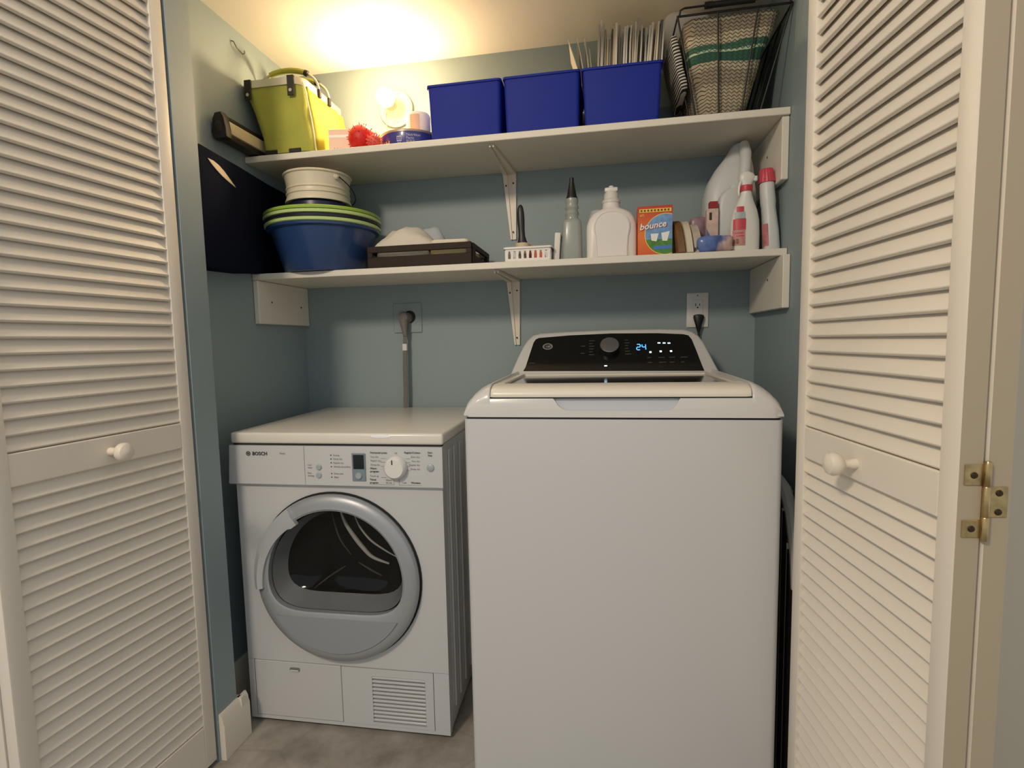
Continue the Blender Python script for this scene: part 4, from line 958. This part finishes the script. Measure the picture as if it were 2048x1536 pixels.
# dryer sheet box
bo = thing('dryer_sheet_box', 'orange dryer-sheet carton with a round meadow picture on front', 'carton', (1.2505, -.245, TL))
bw, bd_, bh = .0475, .028, .139
box_m = bpy.data.materials.new('orange_carton'); box_m.use_nodes = True
def _bm():
    N = box_m.node_tree.nodes; L = box_m.node_tree.links; b = N['Principled BSDF']; b.inputs['Roughness'].default_value = .4
    tc = N.new('ShaderNodeTexCoord'); sp = N.new('ShaderNodeSeparateXYZ'); L.new(tc.outputs['Object'], sp.inputs[0])
    mr = N.new('ShaderNodeMapRange'); mr.inputs['From Min'].default_value = 0; mr.inputs['From Max'].default_value = .139; L.new(sp.outputs['Z'], mr.inputs[0])
    r = N.new('ShaderNodeValToRGB'); e = r.color_ramp.elements; e[0].position = 0; e[0].color = lin((206, 84, 32)); e[1].position = 1; e[1].color = lin((190, 54, 30)); m = e.new(.42); m.color = lin((226, 120, 40))
    L.new(mr.outputs[0], r.inputs['Fac']); L.new(r.outputs[0], b.inputs['Base Color'])
_bm()
obj('carton_body', MB().rbox(-bw, bw, -bd_, bd_, .0005, bh, .001, 1), box_m, bo)
F_ = -bd_-.0006
cc, cr_ = (.0285, .060), .0555
def circ_poly(r, x1=bw-.0005, zmin=None, zmax=None):
    out = []
    for i in range(96):
        a = 2*math.pi*i/96; x_, z_ = cc[0]+r*math.cos(a), cc[1]+r*math.sin(a)
        out.append((min(x_, x1), max(zmin, z_) if zmin else min(zmax, z_) if zmax else z_))
    return out
def fl_(poly, y): return MB().add([(a, y, c) for a, c in poly], [tuple(range(len(poly)))])
obj('ring_print', fl_(circ_poly(cr_+.0018), F_), mat('print_yellow', (240, 206, 84), .45), bo, smooth=0)
obj('sky_print', fl_(circ_poly(cr_), F_-.0002), mat('print_sky', (110, 150, 196), .45, var=.25, vscale=60), bo, smooth=0)
obj('meadow_print', fl_(circ_poly(cr_, zmax=.046), F_-.0004), mat('print_green', (74, 128, 46), .45, var=.3, vscale=70), bo, smooth=0)
obj('label_print', MB().add([(-.005, F_-.0006, .018), (.046, F_-.0006, .019), (.046, F_-.0006, .029), (-.003, F_-.0006, .027)], [(0,1,2,3)]), mat('print_blue', (70, 120, 190), .45), bo, smooth=0)
sh_ = MB().add([(-.012+.0, F_-.0007, .062), (.010, F_-.0007, .062), (.004, F_-.0007, .040), (-.010, F_-.0007, .043)], [(0,1,2,3)]); sh_.add([(.017, F_-.0007, .063), (.040, F_-.0007, .067), (.033, F_-.0007, .040), (.020, F_-.0007, .041)], [(0,1,2,3)])
obj('shirt_print', sh_, mat('print_white', (232, 232, 226), .5), bo, smooth=0)
yb_ = MB().box(-.043, .044, F_-.0003, F_, .1215, .1310); obj('yellow_band', yb_, mat('print_yellow', (240, 206, 84)), bo)
bt = MB()
for k in range(9): bt.box(-.040+k*.0092, -.0345+k*.0092, F_-.0006, F_, .1235, .1290)
obj('band_print', bt, mat('print_brown', (120, 66, 20), .6), bo, smooth=0)
def slt(x_, z_, k=.10): return lambda a, c: (x_+a, F_-.0012, z_+c+a*k)
bt0 = text('bounce', .0245, lambda a, c: (-.0425+a*1.02+.0010, F_-.0009, .0730+c+a*.11-.0012), bold=True, slant=.18); obj('letter_shadow', bt0, mat('print_red', (150, 26, 24), .5), bo, smooth=0)
obj('lettering', text('bounce', .0245, slt(-.0425, .0730, .11), bold=True, slant=.18), mat('print_white', (232, 232, 226)), bo, smooth=0)
obj('lettering', text('671', .0085, slt(-.0415, .1105, 0), bold=True), mat('print_yellow', (240, 206, 84)), bo, smooth=0)

# cream pack with brown end, leaning behind the box
pk = thing('paper_pack', 'cream rounded pack with a brown end leaning behind the orange carton', 'pack', (1.337, -.200, TL))
def disc_pack(x0, x1, r, m, nm, tilt_=.25):
    mb = MB(); rs = []
    for x_, k in ((x0, .9), (x0+.003, 1), (x1-.003, 1), (x1, .88)):
        rs.append([(x_+.018*(1-math.sin(a))*tilt_*2+(.0), r*.9*k*math.cos(a), max(.0005, .0+r*1.02*k*math.sin(a)*1.0+.004)) for a in [math.pi*j/24 for j in range(25)]])
    mb.loft(rs, True, True); return obj(nm, mb, m, pk, smooth=50)
disc_pack(-.036, -.012, .100, mat('pack_brown', (116, 84, 48), .5, var=.2, vscale=40), 'brown_end')
disc_pack(-.012, .010, .098, mat('pack_cream', (206, 194, 172), .6), 'cream_roll')
disc_pack(.010, .036, .088, mat('pack_cream2', (186, 174, 156), .6, var=.15, vscale=30), 'cream_roll')
pd = MB()
for k in range(3): pd.lathe([(.0001, 0), (.0042, 0), (.0042, .0008), (.0001, .0008)], 10, axis='-y', c=(.028+.008*(k-1), -.083, .012+.004*(k % 2)), cap0=False, cap1=False)
obj('dark_print', pd, ink, pk)

# blue and pink wipes pack
wp_ = thing('wipes_pack', 'blue and pink soft plastic pack lying in front of the big white jug', 'pack', (1.410, -.272, TL))
blu = bpy.data.materials.new('blue_pink_film'); blu.use_nodes = True
def _bp():
    N = blu.node_tree.nodes; L = blu.node_tree.links; b = N['Principled BSDF']; b.inputs['Roughness'].default_value = .25
    tc = N.new('ShaderNodeTexCoord'); n = N.new('ShaderNodeTexNoise'); n.inputs['Scale'].default_value = 26; L.new(tc.outputs['Object'], n.inputs['Vector'])
    sp = N.new('ShaderNodeSeparateXYZ'); L.new(tc.outputs['Object'], sp.inputs[0])
    a = N.new('ShaderNodeMath'); a.operation = 'MULTIPLY_ADD'; L.new(sp.outputs['X'], a.inputs[0]); a.inputs[1].default_value = 7.; a.inputs[2].default_value = .0
    s = N.new('ShaderNodeMath'); s.operation = 'ADD'; L.new(a.outputs[0], s.inputs[0]); L.new(n.outputs['Fac'], s.inputs[1])
    r = N.new('ShaderNodeValToRGB'); e = r.color_ramp.elements; e[0].position = .3; e[0].color = lin((96, 120, 176)); e[1].position = .85; e[1].color = lin((206, 172, 158)); m = e.new(.55); m.color = lin((66, 84, 136))
    L.new(s.outputs[0], r.inputs['Fac']); L.new(r.outputs[0], b.inputs['Base Color'])
_bp()
obj('pouch', soft(-.046, .048, -.028, .026, .0005, .046, .014, .009, 34, 2, 8), blu, wp_, smooth=70)
c2 = thing('tall_carton', 'narrow tall carton with red top and blue and pink print behind blue pack', 'carton', (1.412, -.222, TL))
obj('carton_body', MB().rbox(-.016, .016, -.012, .012, .0005, .130, .001, 1), mat('carton_pinkish', (198, 172, 160), .5, var=.18, vscale=50), c2)
obj('red_top', MB().rbox(-.008, .014, -.0115, .0115, .1305, .150, .001, 1), mat('carton_red', (146, 28, 34), .5), c2)
obj('blue_print', MB().add([(-.016, -.0126, .001), (.008, -.0126, .001), (-.004, -.0126, .05), (-.016, -.0126, .075)], [(0,1,2,3)]), mat('print_blue2', (84, 110, 168), .5), c2, smooth=0)
obj('dark_print', MB().add([(-.009, -.0127, .098), (-.002, -.0127, .098), (-.002, -.0127, .119), (-.009, -.0127, .119)], [(0,1,2,3)]), ink, c2, smooth=0)
tag(obj('pink_pouch', soft(-.024, .026, -.012, .012, .0005, .122, .010, .005, 26, 4, 8), mat('mauve_film', (140, 110, 122), .35, var=.3, vscale=50), loc=(1.383, -.165, TL), smooth=70), 'mauve plastic pouch standing behind the blue and pink pack', 'pouch')

# tall white bleach jug at the back
bj = thing('bleach_jug', 'tallest white jug with moulded handle, at the back right of lower shelf', 'jug', (1.478, -.120, TL))
bjm = mat('bleach_white', (212, 214, 212), .4, transl=.1)
obj('jug_body', bring2(MB(), [(.070, .055, .0005, 0, .5), (.073, .058, .006, 0, .5), (.074, .058, .15, 0, .55), (.072, .057, .19, .0, .6), (.066, .054, .225, .003, .7), (.054, .047, .262, .012, .8), (.038, .036, .295, .022, .9), (.027, .027, .320, .028, 1), (.024, .024, .328, .029, 1), (.0175, .0175, .334, .030, 1)], 40), bjm, bj)
obj('handle', MB().tube([(.034, -.030, .325), (.034, -.052, .290), (.030, -.064, .245), (.026, -.066, .205), (.022, -.060, .165), (.018, -.045, .145)], [.014, .016, .0155, .0155, .015, .012], 14), bjm, bj)
obj('label', MB().loft([[(-.0765+.0008*0, .01*k-.03, z) for k in range(4)] for z in (.03, .12)], False, False, closed=False), mat('label_red', (146, 28, 34)), bj) if False else None
fj = thing('softener_jug', 'white rectangular jug standing in front of the tallest jug', 'jug', (1.4605, -.200, TL))
obj('jug_body', bring2(MB(), [(.029, .022, .0415, 0, .4), (.031, .0235, .046, 0, .4), (.031, .0235, .14, 0, .4), (.030, .0235, .165, .004, .45), (.026, .021, .180, .010, .55), (.016, .015, .188, .016, .8), (.014, .014, .196, .017, 1)], 32), bjm, fj)
obj('jug_base', bring2(MB(), [(.0285, .021, .0005, 0, .4), (.029, .022, .0420, 0, .4)], 32), mat('jug_base_label', (190, 160, 146), .5, var=.25, vscale=50), fj)

# white trigger spray with red collar and label
ts = thing('trigger_spray', 'white trigger spray bottle with a red collar and red label', 'bottle', (1.4915, -.258, TL))
tsm = mat('spray_white', (222, 220, 212), .35)
obj('bottle', bring2(MB(), [(.036, .022, .0005, 0, .6), (.038, .024, .006, 0, .65), (.0385, .0245, .05, 0, .7), (.037, .0235, .085, 0, .75), (.031, .021, .112, .001, .85), (.020, .017, .140, .002, 1), (.0145, .0145, .158, .003, 1), (.0140, .0140, .166, .003, 1)], 36), tsm, ts)
obj('collar', MB().lathe([(.0001, .164), (.0165, .164), (.0170, .167), (.0170, .178), (.0155, .180), (.0001, .180)], 28, c=(.003, 0, 0), cap0=False, cap1=False), mat('collar_red', (196, 62, 74), .4), ts)
obj('trigger_head', bring2(MB(), [(.0125, .010, .180, .003, .8), (.016, .010, .188, .004, .8), (.020, .0105, .196, .004, .8), (.021, .0105, .203, .005, .8), (.017, .010, .211, .004, .8), (.009, .007, .216, .003, .9)], 24), tsm, ts)
obj('trigger', MB().tube([(-.012, -.004, .190), (-.0165, -.006, .178), (-.018, -.008, .164), (-.0175, -.008, .152)], [.0040, .0038, .003, .002], 8), tsm, ts)
obj('nozzle', MB().rbox(.021, .031, -.007, .007, .190, .204, .002, 1), tsm, ts)
lab = [(-.030, .022), (-.024, .014), (-.014, .012), (-.006, .020), (-.001, .045), (-.001, .085), (-.006, .102), (-.014, .105), (-.022, .098), (-.029, .075), (-.032, .045)]
def onb(x_): # front surface of the bottle
    return -.0246*max(.0, 1-(abs(x_)/.0385)**2.85)**.35
def lay(nm, poly, off, m):
    P = []
    return obj(nm, MB().add([(a, onb(a)-off, c) for a, c in poly], [tuple(range(len(poly)))]), m, ts, smooth=0)
def strip(nm, z0, z1, x0, x1, off, m):
    mb = MB(); n = 8
    mb.loft([[(x0+(x1-x0)*i/n, onb(x0+(x1-x0)*i/n)-off-(0 if z < .085 else -.002*(z-.085)/.02), z) for i in range(n+1)] for z in (z0, z1)], False, False, closed=False)
    return obj(nm, mb, m, ts, smooth=60)
lr, lg2 = mat('label_crimson', (192, 66, 78), .45), mat('label_grey', (166, 172, 172), .45)
strip('label_grey', .088, .106, -.0300, -.004, .0008, lg2); strip('label_red', .106, .121, -.0255, -.007, .0006, lr)
strip('label_red', .058, .087, -.0335, -.002, .0008, lr); strip('label_pink', .016, .057, -.0345, -.003, .0008, mat('label_rose', (188, 130, 122), .5, var=.2, vscale=90))
strip('label_mark', .020, .034, -.026, -.020, .0012, mat('label_brown', (110, 90, 60), .5)); strip('label_mark', .048, .051, -.030, -.007, .0012, lr); strip('label_mark', .040, .043, -.026, -.006, .0012, lr)

# white bottle with red cap
rc = thing('red_cap_bottle', 'white waisted bottle with a ribbed red cap in the right corner', 'bottle', (1.5655, -.245, TL+.0015)); rc.rotation_euler = (0, R(-3.5), 0); rc.scale = (1.06, 1.06, 1.07)
obj('bottle', bring2(MB(), [(.0190, .021, .0005, 0, .7), (.0205, .023, .006, 0, .7), (.0195, .0225, .05, 0, .75), (.0175, .021, .090, -.001, .85), (.0170, .020, .112, -.002, .9), (.0185, .0205, .122, -.002, .9), (.0180, .020, .150, -.003, .9), (.0175, .018, .170, -.003, 1), (.0165, .0165, .176, -.003, 1)], 32), mat('softener_white', (206, 208, 206), .4), rc)
cpm = MB(); ns_ = 40; rgs = []
for z, r_ in ((.174, .0205), (.186, .0195), (.1865, .0180), (.205, .0165), (.208, .0150)):
    rgs.append([(-.003+(r_+(.0005 if j % 2 else -.0005))*math.cos(2*math.pi*j/ns_), (r_+(.0005 if j % 2 else -.0005))*math.sin(2*math.pi*j/ns_), z) for j in range(ns_)])
cpm.loft(rgs); obj('cap', cpm, mat('cap_red', (198, 66, 84), .4), rc)
obj('label', MB().loft([[(.0228*math.cos(a), .0262*math.sin(a), z) for a in [R(196+44*i/8) for i in range(9)]] for z in (.012, .040, .068)], False, False, closed=False), mat('label_rose2', (188, 120, 122), .5, var=.3, vscale=60), rc)
